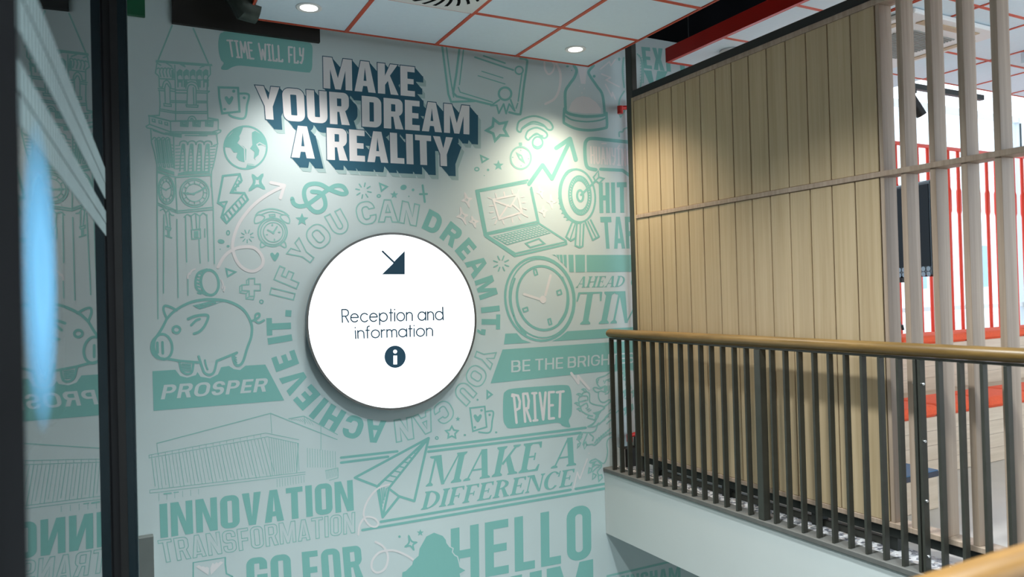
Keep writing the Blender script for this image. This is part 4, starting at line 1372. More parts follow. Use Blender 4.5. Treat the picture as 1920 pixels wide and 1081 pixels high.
t = Art(C3)
t.s([(60, 142), (278, 148), (295, 415), (100, 435), (68, 260)], 4.2, True)
t.c([(295, 212), (398, 225), (380, 340), (352, 485), (230, 478), (178, 450)], 4.0)
heart(t, 178, 285, 52).dot(230, 185, 18).dot(128, 388, 18, 14).dot(348, 260, 18, 16, 30)
t.obj('playing_cards_drawing', 'green', P_)
t = Art(C3)
t.ring(362, 820, 240, 3.4)
t.f([(335, 588), (240, 620), (150, 720), (125, 815), (190, 820), (230, 875), (272, 878), (258, 930), (290, 965), (345, 985), (368, 960), (372, 840), (345, 810), (280, 770), (300, 740), (292, 690), (330, 630)])
t.f([(435, 650), (470, 630), (540, 670), (590, 750), (588, 800), (540, 790), (505, 800), (530, 850), (520, 900), (470, 955), (455, 940), (465, 870), (415, 830), (440, 790), (435, 710)])
t.f([(365, 1055), (385, 1000), (440, 1005), (485, 1020), (470, 1045), (400, 1062)])
g_ = t.obj('globe_drawing', 'green', P_)
t = Art(C3, 2)
t.s([(338, 605), (310, 680), (298, 735), (278, 768), (350, 830), (355, 970)], 2.0).s([(585, 800), (520, 765), (490, 785), (525, 850), (515, 905), (470, 945)], 2.0).s([(390, 1012), (470, 1022)], 1.6)
t.obj('coast_lines', 'mural', g_)


# lightning block, sparkle, swirl arrow, alarm clock ----------------------------------------------------------
t = Art(A2)
t.s([(602, 100), (708, 88), (720, 130), (655, 205), (738, 208), (760, 250), (625, 398), (592, 362), (612, 295), (570, 270)], 4.0, True)
t.s([(708, 88), (690, 125), (650, 205)], 3).s([(738, 208), (605, 350), (625, 398)], 3).s([(570, 270), (628, 262), (612, 295)], 3)
for k in range(6):
    t.s([(722 - 20 * k, 232 + 22 * k), (744 - 20 * k, 265 + 22 * k)], 3)
for k in range(3):
    t.s([(700 - 14 * k, 130 + 22 * k), (716 - 16 * k, 142 + 24 * k)], 3)
t.s([(590, 275), (600, 295)], 3)
t.obj('lightning_block_drawing', 'green', P_)


def sparkle(a, pts, w_):
    return a.s([p for i in range(4) for p in smooth([pts[i], ((pts[i][0] + pts[(i + 1) % 4][0]) / 2 * .45 + sum(q[0] for q in pts) / 4 * .55, (pts[i][1] + pts[(i + 1) % 4][1]) / 2 * .45 + sum(q[1] for q in pts) / 4 * .55), pts[(i + 1) % 4]], n=4)[:-1]], w_, True)


t = Art(A2)
sparkle(t, [(788, 92), (855, 88), (866, 182), (766, 195)], 5.0)
t.obj('sparkle_drawing', 'green', P_)
t = Art(A2, 2)
t.c([(570, 678), (610, 610), (660, 570), (720, 550), (800, 556), (850, 610), (850, 665), (800, 702), (740, 690), (690, 640), (664, 560), (670, 490), (710, 390), (790, 290), (880, 220), (978, 168)], 6.0).s([(905, 142), (992, 160), (966, 240)], 6.0)
t.obj('swirl_arrow_drawing', 'pale', P_)
t = Art(A2)
t.ring(916, 456, 92, 3, 90).ring(918, 456, 78, 2, 78).ring(920, 456, 62, 2, 62)
t.c([(808, 350), (835, 325), (910, 308), (980, 325), (1018, 352)], 2.6).c([(835, 348), (910, 325), (985, 345)], 2)
t.s(smooth([(805, 400), (805, 362), (830, 345), (865, 358), (850, 385)], True), 2.4, True).s(smooth([(965, 355), (1000, 345), (1022, 370), (1020, 400), (985, 385)], True), 2.4, True)
t.s([(895, 345), (930, 342), (932, 355), (898, 358)], 2.4, True).s([(912, 358), (912, 368)], 2.4)
t.s(smooth([(845, 520), (840, 548), (856, 550), (874, 535)], True), 2.4, True).s(smooth([(968, 535), (990, 552), (1002, 548), (992, 518)], True), 2.4, True)
t.s([(920, 460), (885, 442)], 3).s([(920, 460), (945, 420)], 3).dot(920, 460, 9).dot(914, 410, 6, 8).dot(958, 456, 8, 5).dot(928, 504, 5, 8).dot(880, 472, 8, 5)
t.obj('alarm_clock_drawing', 'thin', P_)
t = Art(C4)
t.c([(42, 225), (60, 275), (110, 300), (180, 290), (250, 245), (330, 185), (410, 130), (480, 95), (550, 105), (585, 165), (540, 178), (470, 155), (410, 130), (330, 85), (250, 75), (185, 100), (160, 170), (185, 265), (250, 345), (320, 355), (372, 300), (360, 210), (320, 165), (240, 155)], 8.0)
t.obj('treble_loop_drawing', 'green', P_)

# small scatter, each mark a part of its own ------------------------------------------------------------------


def mark(name, crop, fn, layer=1, m='green'):
    t = Art(crop, layer)
    fn(t)
    return t.obj(name, m, P_)


def burst(t, x, y, r0, r1, n, a0, w_):
    for k in range(n):
        a = math.radians(360 / n * k + a0)
        t.s([(x + r0 * math.cos(a), y + r0 * math.sin(a)), (x + r1 * math.cos(a), y + r1 * math.sin(a))], w_)


for x, y, r, ri, cp_ in ((140, 435, 68, 30, C4), (1062, 186, 42, 18, C4), (442, 965, 40, 17, A6), (763, 16, 16, 7, B1), (985, 150, 58, 24, C8)):
    mark('star_mark', cp_, lambda t: t.f(star(x, y, r, ri)))
mark('star_outline', A6, lambda t: t.s(star(438, 706, 82, 44, 5, -112), 5.0, True))
mark('star_outline', B1, lambda t: t.s(star(727, 98, 38, 20), 3, True))
for pts, cp_ in (([(918, 75), (990, 105), (935, 148)], C4), ([(622, 688), (680, 708), (632, 736)], A2), ([(315, 895), (365, 918), (325, 942)], A6), ([(140, 385), (176, 412), (140, 440)], B2)):
    mark('triangle_mark', cp_, lambda t: t.s(pts, 3.3, True))
for x, y, rx, ry, rot_, cp_ in ((1155, 112, 32, 26, -20, C4), (1250, 138, 14, 14, 0, C4), (1208, 202, 7, 7, 0, C4), (590, 515, 22, 14, 10, A2), (634, 545, 10, 8, 0, A2), (584, 564, 4, 4, 0, A2), (367, 997, 9, 9, 0, A6), (340, 1038, 4, 4, 0, A6),
                         (805, 112, 7, 6, 0, B1), (993, 96, 7, 6, 0, B1), (64, 453, 8, 8, 0, B2), (660, 212, 20, 20, 0, C8)):
    mark('dot_mark', cp_, lambda t: t.dot(x, y, rx, ry, rot_))
for x, y, rx, ry, w_, cp_ in ((908, 198, 16, 13, 2.4, C4), (634, 460, 9, 13, 2.4, A2), (845, 896, 11, 10, 2.2, A2), (286, 992, 15, 12, 2.4, A6), (637, 130, 8, 8, 2, B1)):
    mark('ring_mark', cp_, lambda t: t.ring(x, y, rx, w_, ry))
mark('cross_mark', C4, lambda t: t.s([(1346, 92), (1358, 180), (1368, 258)], 4).s([(1318, 180), (1390, 178)], 3.6))
mark('heart_mark', A2, lambda t: heart(t, 930, 610, 30))
mark('burst_mark', C4, lambda t: burst(t, 755, 145, 42, 78, 8, 12, 2.4))
mark('burst_mark', A2, lambda t: burst(t, 755, 482, 22, 42, 9, 10, 1.8))
mark('burst_mark', A7, lambda t: burst(t, 462, 825, 29, 58, 8, 20, 2.4))
mark('sparkle_drawing', C8, lambda t: sparkle(t, [(800, 185), (935, 300), (888, 428), (740, 375)], 3.2))

# plus, coin, pig, PROSPER ------------------------------------------------------------------------------------
t = Art(A2)
t.s([(765, 750), (802, 748), (802, 785), (838, 785), (838, 825), (800, 825), (800, 862), (768, 862), (768, 828), (722, 825), (722, 790), (765, 788)], 2.4, True)
t.s([(722, 790), (708, 800), (708, 838), (748, 845), (748, 878), (795, 882), (800, 862)], 2.2).ss([[(722, 825), (708, 838)], [(768, 862), (748, 878)], [(748, 845), (768, 828)], [(765, 750), (750, 762), (752, 788)]], 2.0)
t.obj('plus_drawing', 'thin', P_)
t = Art(A2)
t.ring(518, 775, 56, 5, 80, -8).c([(500, 692), (445, 715), (428, 770), (440, 820), (500, 853)], 4.4)
for k in range(7):
    y = 715 + 21 * k
    t.s([(442 - 6 * math.sin(k * .5), y), (462 - 4 * math.sin(k * .5), y + 6)], 3)
t.obj('coin_drawing', 'green', P_)
t = Art(A2, 2)
t.c([(378, 748), (380, 730), (388, 714)], 3).c([(392, 722), (405, 700), (425, 690)], 3).c([(592, 760), (602, 785), (598, 812)], 3).c([(612, 800), (612, 815), (606, 828)], 3)
t.obj('coin_motion_marks', 'pale', P_)
t = Art(A3)
t.f([(155, 525), (300, 516), (330, 555), (375, 566), (430, 550), (440, 530), (460, 560), (520, 570), (570, 545), (590, 500), (640, 492), (670, 512), (710, 518), (745, 490), (870, 483), (990, 710), (162, 776)])
pb = t.obj('prosper_banner', 'green', P_, 'green banner reading PROSPER under the piggy bank')
t = Art(A3, 2)
text(t, 'PROSPER', [(208, 704), (872, 654), (890, 568), (228, 612)], WIDE)
t.obj('banner_lettering', 'mural', pb)
t = Art(A3, 1.5)
t.c([(245, 195), (300, 140), (400, 88), (520, 70), (640, 85), (730, 135), (780, 220), (782, 300), (755, 380), (730, 460), (705, 488), (680, 480), (665, 430), (690, 408)], 5.0)
t.c([(245, 195), (215, 255), (185, 300), (155, 340), (152, 395), (180, 435), (230, 448)], 5.0).ring(222, 370, 58, 4.8, 80, -8)
t.ss([[(186, 345), (188, 408)], [(218, 342), (221, 412)]], 5.0).ring(307, 262, 23, 4.6, 21)
t.s(smooth([(245, 190), (226, 140), (232, 112), (268, 118), (308, 140)]), 4.4).c([(380, 195), (430, 175), (505, 172), (490, 230), (455, 272), (418, 288)], 5.0).c([(400, 235), (430, 205), (455, 195)], 4.6)
t.s([(240, 445), (330, 460), (448, 470)], 4.6).c([(325, 465), (340, 520), (370, 542), (405, 530), (415, 470)], 4.2)
t.s(smooth([(448, 432), (470, 500), (485, 535), (515, 548), (545, 530), (562, 462)]), 4.6).s([(562, 460), (690, 408)], 4.6).c([(488, 455), (495, 490), (505, 515)], 3.4)
for k in range(5):
    t.s([(342, 480 + 11 * k), (398, 482 + 10 * k)], 2.4)
t.ss([[(668, 430), (686, 440)], [(670, 440), (688, 455)], [(676, 458), (690, 472)]], 2.2)
t.c([(782, 208), (805, 198), (832, 180), (830, 160), (808, 168), (808, 205), (830, 218), (862, 202)], 4.0)
t.s([(415, 110), (455, 128), (600, 84), (560, 78)], 3, True)
for k in range(4):
    t.s([(430 + 28 * k, 112 - 8 * k), (470 + 28 * k, 116 - 8 * k)], 3)
t.obj('piggy_bank_drawing', 'green', P_)

# building sketch -----------------------------------------------------------------------------------------------
t = Art(A4)
t.ss([[(182, 238), (900, 48), (1320, 214)], [(1015, 82), (1110, 66), (1322, 182)]], 1.7)
t.ss([[(182, 238), (190, 310)], [(900, 48), (908, 175)], [(1112, 66), (1118, 118)], [(1218, 120), (1218, 280)], [(132, 312), (870, 172), (1080, 215)], [(132, 330), (880, 196), (1078, 238)], [(132, 312), (135, 332)], [(138, 532), (1120, 418)], [(138, 552), (1120, 432)], [(138, 532), (138, 552)]], 1.1)
for k in range(17):
    x = 150 + 43 * k
    t.s([(x, 308 - 8.1 * k), (x, 326 - 8.0 * k)], 0.8)
for k in range(34):
    x = 150 + 21.6 * k
    z = 22 + k * 1.2
    y0 = 332 - 3.95 * k
    y1 = 528 - 2.55 * k
    t.s([(x, y0), (x + z, y1 if k % 3 else y1 - 20)], 0.9 if k % 4 else 1.3)
for k in range(13):
    x = 890 + 15 * k
    t.s([(x, 200 + 3 * k), (x + 22 - k, 445 - 3 * k)], 0.9)
t.s([(1075, 238), (1065, 420)], 1.6)
for k in range(12):
    x = 1132 + 16 * k
    t.s([(x, 266 + 2 * k), (x + 2, 390)], 0.9)
for k in range(9):
    t.s([(1030 + 14 * k, 88 - k), (1012 + 16 * k + 30, 78 + 5 * k + 6)], 0.7)
    t.s([(1248 + 9 * k, 410 - 2 * k), (1256 + 9 * k, 465 - 3 * k)], 0.8)
for k in range(11):
    t.s([(940 + 17 * k, 462 - 2 * k), (942 + 17 * k, 515 - 3 * k)], 0.8)
t.s([(1245, 410), (1326, 392), (1326, 455), (1270, 472)], 1.2).s([(228, 556), (272, 552)], 3).s([(290, 548), (318, 545)], 2)
for k in range(6):
    t.s([(195 + 50 * k, 555 - 6 * k), (196 + 50 * k, 600 - 8 * k)], 0.8)
t.obj('building_sketch', 'thin', P_)

# INNOVATION, TRANSFORMATION, GO FOR ----------------------------------------------------------------------------
t = Art(A4)
text(t, 'INNOVATION', [(205, 836), (1426, 660), (1418, 468), (198, 622)], COND)
t.obj('innovation_lettering', 'green', P_, 'green capitals INNOVATION')
t = Art(A4)
text(t, 'TRANSFORMATION', [(215, 992), (1432, 800), (1432, 672), (188, 852)], LINE, 1.5)
t.obj('transformation_lettering', 'thin', P_, 'outlined capitals TRANSFORMATION')
t = Art(A4)
text(t, 'GO FOR', [(752, 1205), (1488, 1100), (1468, 880), (745, 965)], COND)
t.obj('go_for_lettering', 'green', P_, 'green capitals GO FOR')
t = Art(A4)
t.s([(412, 990), (608, 958)], 1.8).s([(412, 990), (412, 1081)], 2.6).s([(614, 958), (614, 1000), (622, 1060), (660, 1078)], 3)
t.obj('frame_lines', 'green', P_)
t = Art(A4, 2)
for k in (-1, 1):
    for q, (dx_, h_) in enumerate(((88, 10), (62, 4), (38, 0))):
        t.f([(515 + k * 8, 1068 - q * 6), (515 + k * dx_, 1012 - h_ + q * 2 - k * 14), (515 + k * (dx_ - 20), 1004 - h_ - k * 12), (515 + k * 4, 1040 - q * 8)])
t.obj('wing_emblem', 'pale', P_, 'small pale winged emblem')

# right side: certificate, ribbon swirl, wifi, compass, hourglass --------------------------------------------------
t = Art(A6)
t.s([(35, 100), (55, 260), (80, 450), (100, 505), (270, 500)], 4).c([(65, 105), (90, 300), (118, 470)], 2.6)
t.s([(160, 120), (138, 300), (115, 440), (140, 465), (400, 528)], 4.2).s([(190, 125), (160, 380)], 2.4).s([(152, 400), (165, 435), (400, 508)], 2.2)
t.s(smooth([(600, 190), (645, 200), (648, 240), (625, 400), (605, 570), (590, 595), (520, 580)]), 4.2).s([(612, 300), (585, 500)], 2.6).s([(582, 515), (570, 552)], 2.4)
t.s([(272, 182), (550, 275)], 3.2).s([(335, 172), (490, 225)], 3).s([(322, 284), (475, 332)], 2).s([(295, 316), (490, 376)], 2)
t.ring(592, 277, 28, 3).ring(490, 446, 45, 4.2)
t.s([(450, 490), (388, 532), (430, 530), (445, 588), (480, 520), (498, 590), (520, 520), (560, 570), (530, 490)], 3.2)
t.obj('certificate_drawing', 'green', P_)
t = Art(A6, 2)
t.c([(775, 220), (780, 270), (805, 305), (835, 285), (848, 240), (830, 215)], 3.6).c([(860, 225), (890, 300), (885, 400), (850, 480), (782, 520)], 4.6)
t.obj('ribbon_swirl_drawing', 'pale', P_)
t = Art(A6)
t.s(smooth([(578, 690), (600, 640), (700, 608), (800, 640), (834, 680), (828, 705), (800, 705), (760, 668), (690, 650), (620, 690), (602, 722), (582, 715)], True), 3.6, True).s(smooth([(640, 750), (660, 712), (720, 692), (780, 720), (796, 750), (770, 768), (720, 735), (680, 760), (660, 780), (643, 770)], True), 3.4, True)
t.ring(726, 800, 36, 3.4, 42).c([(692, 815), (726, 830), (760, 812)], 2.4).c([(610, 705), (690, 664), (790, 690)], 2.2).c([(668, 765), (720, 742), (765, 752)], 2)
t.obj('wifi_drawing', 'green', P_)
t = Art(A6)
t.ring(604, 910, 74, 3.4, 80).f([(588, 800), (612, 798), (616, 820), (592, 824)]).s([(602, 822), (604, 832)], 4)
t.f([(565, 866), (612, 890), (638, 955), (592, 922)], [[(592, 895), (606, 900), (610, 915), (598, 912)]]).dot(604, 855, 4, 6).dot(545, 906, 6, 4).dot(660, 916, 6, 4).dot(606, 968, 4, 6)
t.obj('compass_drawing', 'thin', P_)
t = Art(C5)
t.c([(195, 340), (222, 390), (200, 460), (150, 530), (108, 610), (110, 780)], 5.4).c([(395, 340), (345, 400), (365, 455), (430, 550), (485, 640), (508, 840)], 5.0)
t.s(smooth([(100, 775), (140, 825), (300, 855), (480, 845), (525, 822)]), 5.6).c([(110, 850), (180, 890), (320, 908), (450, 895), (520, 870)], 3).s(smooth([(98, 780), (92, 900), (110, 930), (220, 980), (360, 995), (500, 975), (530, 950), (525, 825)]), 5.0)
t.dot(130, 348, 15, 10).dot(400, 448, 15).dot(172, 388, 6)
hg = t.obj('hourglass_drawing', 'green', P_)
t = Art(C5, 2)
t.f([(232, 352), (328, 360), (312, 525), (268, 525)]).f([(140, 790), (170, 715), (220, 665), (280, 648), (350, 660), (420, 710), (468, 775), (472, 822), (300, 825), (170, 808)]).dot(252, 550, 5).dot(300, 572, 6).dot(276, 618, 6)
t.obj('sand', 'pale', hg)
t = Art(C5, 2)
t.s([(465, 375), (555, 300), (570, 340), (615, 278)], 2.6).s([(475, 425), (568, 462), (520, 485), (655, 555)], 2.6).s([(515, 530), (580, 655), (585, 610), (615, 682)], 2.6)
t.obj('zigzag_marks', 'pale', P_)
t = Art(C5)
t.c([(700, 260), (688, 400), (705, 560)], 3).c([(705, 600), (660, 680), (650, 760)], 3).s([(648, 800), (668, 862), (715, 790)], 3).c([(655, 1058), (655, 1015), (690, 1010), (700, 985), (735, 970)], 3).dot(654, 275, 12, 18)
for k in range(9):
    t.s([(690, 300 + 20 * k), (702, 296 + 20 * k)], 1.8)
t.t = D8
t.c([(135, 390), (165, 440), (168, 560), (150, 660)], 2.6).c([(150, 400), (178, 480), (178, 600)], 2)
for k in range(10):
    t.s([(155, 420 + 20 * k), (172, 416 + 20 * k)], 1.4)
t.obj('balloon_drawing', 'thin', P_)
t = Art(D8)
text(t, 'EXPL', [(180, 492), (520, 540), (512, 366), (163, 338)], COND)
text(t, 'V', [(205, 640), (330, 668), (355, 516), (180, 508)], COND)
t.obj('explore_lettering', 'green', P_, 'green capitals starting EX above the screen')

# chart arrow, laptop, target ---------------------------------------------------------------------------------------
t = Art(A7)
t.s([(664, 250), (762, 112), (830, 212), (930, 0), (962, -65)], 7.6).s([(860, 0 - 10), (960, -78), (1002, 75)], 8.0)
t.obj('growth_arrow_drawing', 'green', P_)
t = Art(A7)
t.s([(655, 222), (280, 298), (342, 620), (560, 772), (935, 685), (930, 660), (735, 535), (680, 275)], 3.6).s([(645, 240), (300, 305), (355, 605), (725, 520), (675, 285)], 3.0)
t.s([(342, 620), (735, 535)], 3.4).s([(345, 612), (565, 752), (930, 668)], 3).s([(288, 300), (350, 610)], 4.4).s([(350, 628), (560, 765)], 4.4)
t.f([(400, 630), (725, 548), (822, 605), (505, 692)])
t.s([(640, 680), (735, 645), (775, 680), (672, 708)], 3, True)
lp_ = t.obj('laptop_drawing', 'green', P_)
t = Art(A7, 2)
Hk = homog([(505, 688), (815, 604), (725, 552), (408, 630)])
for j in range(5):
    for k in range(14):
        u, v = (k + .5) / 14, (j + .5) / 5
        t.f([Hk(u - .024, v - .062), Hk(u + .024, v - .062), Hk(u + .024, v + .062), Hk(u - .024, v + .062)])
t.obj('keys', 'mural', lp_)
t = Art(A7, 2)
t.s([(405, 362), (582, 325), (612, 455), (448, 505)], 3.6, True).s([(408, 368), (530, 415), (578, 332)], 3.2).ss([[(512, 402), (450, 495)], [(545, 395), (608, 452)]], 3.0)
for a0, a1 in (((420, 318), (428, 345)), ((482, 308), (488, 335)), ((540, 292), (545, 318)), ((590, 292), (582, 315)), ((612, 345), (630, 338)), ((615, 385), (638, 382)), ((622, 425), (645, 432)), ((615, 465), (655, 488)),
               ((588, 485), (600, 508)), ((540, 498), (545, 528)), ((472, 512), (482, 538)), ((430, 512), (418, 538)), ((422, 488), (398, 498)), ((405, 452), (382, 455)), ((405, 405), (378, 408)), ((390, 355), (370, 348))):
    t.s([a0, a1], 2.2)
t.obj('envelope_drawing', 'pale', P_)
for q in ([(197, 310), (248, 355), (232, 420), (178, 372)], [(165, 415), (218, 475), (208, 545), (140, 488)], [(248, 482), (296, 520), (276, 565), (232, 522)], [(735, 265), (772, 302), (762, 352), (722, 312)], [(820, 325), (855, 380), (830, 430), (795, 378)], [(765, 402), (795, 440), (775, 490), (742, 450)]):
    mark('pale_sparkle', A7, lambda t: sparkle(t, q, 3.4), 2, 'pale')
t = Art(A7)
t.ring(1018, 335, 124, 3.6, 192, -6).c([(1010, 142), (940, 160), (888, 260), (888, 380), (930, 480), (1000, 530), (1045, 528)], 3.6)
for k in range(13):
    a = math.radians(118 + 11.5 * k)
    x, y = 1018 + 124 * math.cos(a), 335 + 192 * math.sin(a)
    t.s([(x - 3, y), (x - 24 + 8 * math.sin(k * .25), y + 2 + 6 * math.sin(a))], 2.4)
t.ring(1032, 332, 80, 3, 140, -4).ring(1032, 332, 60, 2.6, 108, -4).ring(1034, 335, 22, 4, 40, -4)
for k in range(40):
    a = math.radians(9 * k)
    t.s([(1032 + 62 * math.cos(a), 332 + 110 * math.sin(a)), (1032 + 78 * math.cos(a), 332 + 136 * math.sin(a))], 2.6)
t.s([(1040, 328), (1148, 225)], 4).s([(1130, 200), (1165, 155), (1168, 200), (1205, 210), (1170, 245), (1140, 220)], 3, True).s([(1148, 225), (1168, 200)], 2.4)
t.s([(975, 530), (932, 632), (965, 660), (1000, 640), (1010, 540)], 3.2).s([(1010, 540), (998, 695), (1030, 708), (1052, 700), (1060, 540)], 3.2).s([(1070, 520), (1125, 655), (1170, 630), (1110, 510)], 3.2).ss([[(1000, 530), (960, 655)], [(1035, 540), (1030, 705)], [(1090, 520), (1150, 640)]], 2.4)
t.obj('target_drawing', 'green', P_)
t = Art(A7)
text(t, 'HIT', [(1174, 460), (1374, 457), (1370, 236), (1168, 240)], dict(COND, s=.20, sp=.09))
text(t, 'TAR', [(1196, 718), (1448, 716), (1440, 486), (1178, 487)], dict(COND, w=dict(COND['w'], T=.34, A=.36, R=.36), s=.11, sp=.03))
t.obj('hit_target_lettering', 'green', P_, 'green condensed capitals HIT TAR')
t = Art(A6)
t.s(smooth([(1395, 797), (1250, 782), (1120, 770), (1080, 785), (1068, 830), (1072, 930), (1090, 980), (1148, 996)]), 6.5).s([(1182, 992), (1340, 1000), (1395, 1040)], 6.0)
wb = t.obj('welcome_bubble', 'green', P_)
t = Art(A6, 2)
hand(t, 'HUANYING', [(1112, 948), (1402, 968), (1398, 850), (1108, 830)], 3.0)
t.s([(1192, 806), (1222, 806)], 2.6).s([(1306, 838), (1318, 820)], 2.6)
t.obj('bubble_lettering', 'pale', wb, 'pale hand lettering HUANYING with accents')

# watch ------------------------------------------------------------------------------------------------------------
t = Art(A8)
t.ring(742, 385, 250, 4.4, 304, -8).ring(762, 380, 185, 4.6, 232, -8).ring(752, 382, 230, 2.6, 286, -8)
t.c([(560, 240), (535, 330), (535, 430), (575, 560), (640, 640)], 4.0).c([(905, 230), (940, 340), (930, 470), (880, 560)], 3.6)
t.ss([[(696, 178), (715, 172), (725, 208), (706, 216), (696, 178)], [(865, 330), (892, 320), (900, 350), (872, 358), (865, 330)], [(800, 535), (818, 528), (828, 568), (810, 574), (800, 535)], [(618, 458), (650, 446), (656, 470), (626, 480), (618, 458)]], 2.8)
t.f([(830, 66), (850, 66), (865, 82)]).f([(860, 67), (880, 67), (882, 110)]).f([(884, 67), (905, 67), (910, 130), (892, 118)]).f([(912, 67), (935, 67), (938, 165), (918, 140)])
t.f([(948, 67), (985, 67), (988, 192), (955, 192)]).f([(998, 67), (1068, 67), (1068, 192), (1002, 193)]).f([(1080, 68), (1500, 68), (1500, 190), (1082, 191)])
t.f([(492, 637), (575, 634), (615, 680), (680, 702), (482, 714)]).f([(940, 620), (1440, 588), (1440, 655), (830, 692), (885, 665)])
wt = t.obj('watch_drawing', 'green', P_)
t = Art(A8, 2)
t.s([(628, 352), (735, 386)], 4.6).s([(820, 216), (782, 358)], 4.6).dot(765, 390, 24, 28)
t.obj('watch_hands', 'pale', wt)
t = Art(A8)
serif(t, 'AHEAD', [(1000, 305), (1345, 298), (1368, 218), (1022, 224)])
serif(t, 'O', [(1392, 298), (1470, 296), (1492, 214), (1412, 217)])
serif(t, 'TIM', [(985, 573), (1490, 556), (1545, 325), (1020, 338)])
t.obj('ahead_of_time_lettering', 'green', P_, 'green italic serif capitals AHEAD O TIM')
t = Art(A8)
t.f([(472, 752), (1240, 700), (1520, 682), (1520, 895), (1160, 915), (385, 997)])
bb = t.obj('brightest_banner', 'green', P_, 'green banner reading BE THE BRIGHTES')
t = Art(A8, 2)
text(t, 'BE THE BRIGHTES', [(535, 918), (1425, 848), (1428, 772), (535, 832)], dict(WIDE, s=.15, t=.13))
t.obj('banner_lettering', 'mural', bb)

# PRIVET, cards, lion, bolts ------------------------------------------------------------------------------------------
t = Art(B2)
t.f(smooth([(265, 430), (285, 385), (350, 365), (560, 348), (740, 338), (785, 360), (800, 450), (798, 560), (775, 615), (788, 660), (770, 668), (725, 655), (690, 632), (540, 650), (330, 676), (285, 655), (265, 600)], True, 5))
pv = t.obj('speech_bubble', 'green', P_, 'green speech bubble reading PRIVET')
t = Art(B2, 2)
hand(t, 'PRIVET', [(355, 634), (728, 588), (735, 388), (332, 412)], 4.6)
t.obj('bubble_lettering', 'pale', pv)
t = Art(B2)
t.s([(5, 518), (120, 505), (135, 665), (28, 698)], 3.0, True).c([(130, 545), (185, 545), (178, 620), (160, 705), (75, 705)], 3)
heart(t, 66, 595, 34).dot(95, 535, 10).dot(43, 668, 10).dot(158, 570, 10)
t.obj('playing_cards_drawing', 'green', P_)
t = Art(B2, 2)
t.s([(795, 245), (850, 325), (848, 268), (935, 368)], 4.6)
t.t = B1
t.s([(1458, 430), (1480, 335), (1495, 375), (1540, 255)], 2.6).dot(1550, 222, 4)
t.obj('bolt_marks', 'pale', P_)
t = Art(C6)
t.c([(1000, 360), (880, 350), (720, 385), (640, 430), (545, 465), (530, 500), (545, 545), (580, 580), (640, 560)], 2.4)
t.s(smooth([(640, 560), (580, 595), (520, 580), (488, 595), (530, 640), (590, 625), (640, 640), (655, 600)], True), 2.4, True).f([(625, 565), (655, 580), (645, 650), (620, 640)])
t.c([(555, 640), (555, 700), (580, 755), (630, 768), (690, 735), (705, 760), (660, 800), (620, 830)], 2.4).c([(690, 560), (685, 640), (640, 665)], 2.2).c([(665, 560), (670, 620)], 2)
t.c([(650, 490), (700, 470), (720, 440)], 2.4).c([(560, 480), (545, 500), (548, 520)], 2).f([(665, 490), (715, 495), (690, 512)]).ss([[(620, 495), (622, 505)], [(640, 500), (640, 512)], [(628, 520), (632, 526)]], 2)
t.c([(400, 630), (440, 660), (445, 760), (500, 795), (600, 815), (630, 840), (560, 890)], 2.4)
for x, y in ((340, 605), (278, 665), (250, 778), (280, 850)):
    t.s([(x, y + 2), (x + 20, y - 8), (x + 50, y - 4), (x + 62, y + 22), (x + 40, y + 28), (x + 24, y + 8)], 2.4, True)
t.c([(395, 635), (360, 650), (345, 680), (410, 690), (420, 740)], 2.4).c([(345, 690), (310, 710), (310, 760), (400, 740)], 2.4).c([(310, 770), (320, 820), (400, 780), (420, 820)], 2.4).c([(330, 830), (345, 880), (430, 930), (480, 940)], 2.4)
t.f([(480, 900), (560, 880), (610, 850), (540, 965), (500, 990), (520, 930)]).ss([[(395, 845), (420, 835)], [(410, 865), (440, 850)], [(425, 885), (460, 865)]], 2)
t.s([(500, 990), (415, 960), (440, 930)], 2.4).c([(500, 990), (520, 1000), (470, 1060), (430, 1075)], 2.4)
for x, y in ((640, 960), (600, 1010), (690, 880), (560, 1050), (660, 1040), (780, 900)):
    t.c([(x, y), (x + 40, y - 40), (x + 80, y - 65)], 2.2)
for x, y in ((830, 400), (860, 480), (900, 560), (840, 640), (880, 720), (930, 820), (850, 860), (950, 640), (900, 930)):
    t.f([(x, y), (x + 60, y - 40), (x + 75, y + 30), (x + 30, y + 80), (x + 40, y + 20)])
t.t = C7
t.c([(630, 0), (560, 100), (480, 150), (590, 140), (640, 95)], 2.4).c([(620, 110), (590, 200), (520, 235), (410, 235), (350, 280), (330, 320)], 2.4)
t.c([(510, 255), (560, 300), (545, 350)], 2.4).c([(400, 260), (350, 330), (370, 385)], 2.4).c([(470, 255), (430, 350), (410, 410)], 2.4)
for q in ([(325, 330), (350, 290), (390, 300), (365, 330)], [(325, 465), (335, 400), (380, 385), (360, 420)], [(430, 475), (420, 400), (450, 370), (465, 410)]):
    t.s(q, 2.4, True)
t.c([(470, 415), (540, 405), (590, 410), (700, 300), (830, 230)], 2.4)
for k in range(7):
    t.s([(580 + 32 * k, 385 - 28 * k), (610 + 32 * k, 330 - 26 * k)], 2)
t.c([(830, 295), (775, 330), (755, 400), (765, 520), (740, 640), (700, 680), (640, 640), (590, 615)], 2.0)
t.c([(590, 615), (530, 640), (508, 670), (560, 665), (600, 650)], 2.4).c([(620, 640), (680, 710), (620, 800), (640, 850)], 2.4)
for q in ([(488, 820), (500, 745), (540, 755), (530, 800)], [(545, 915), (555, 825), (600, 850), (585, 880)], [(640, 940), (630, 860), (680, 845), (690, 890)]):
    t.s(q, 2.4, True)
t.f([(545, 680), (590, 665), (565, 735), (540, 720)])
t.c([(545, 735), (600, 700), (660, 710)], 2.4).c([(550, 800), (600, 750), (640, 730)], 2.2)
t.obj('lion_drawing', 'thin', P_, 'line drawing of a roaring lion with raised paws')

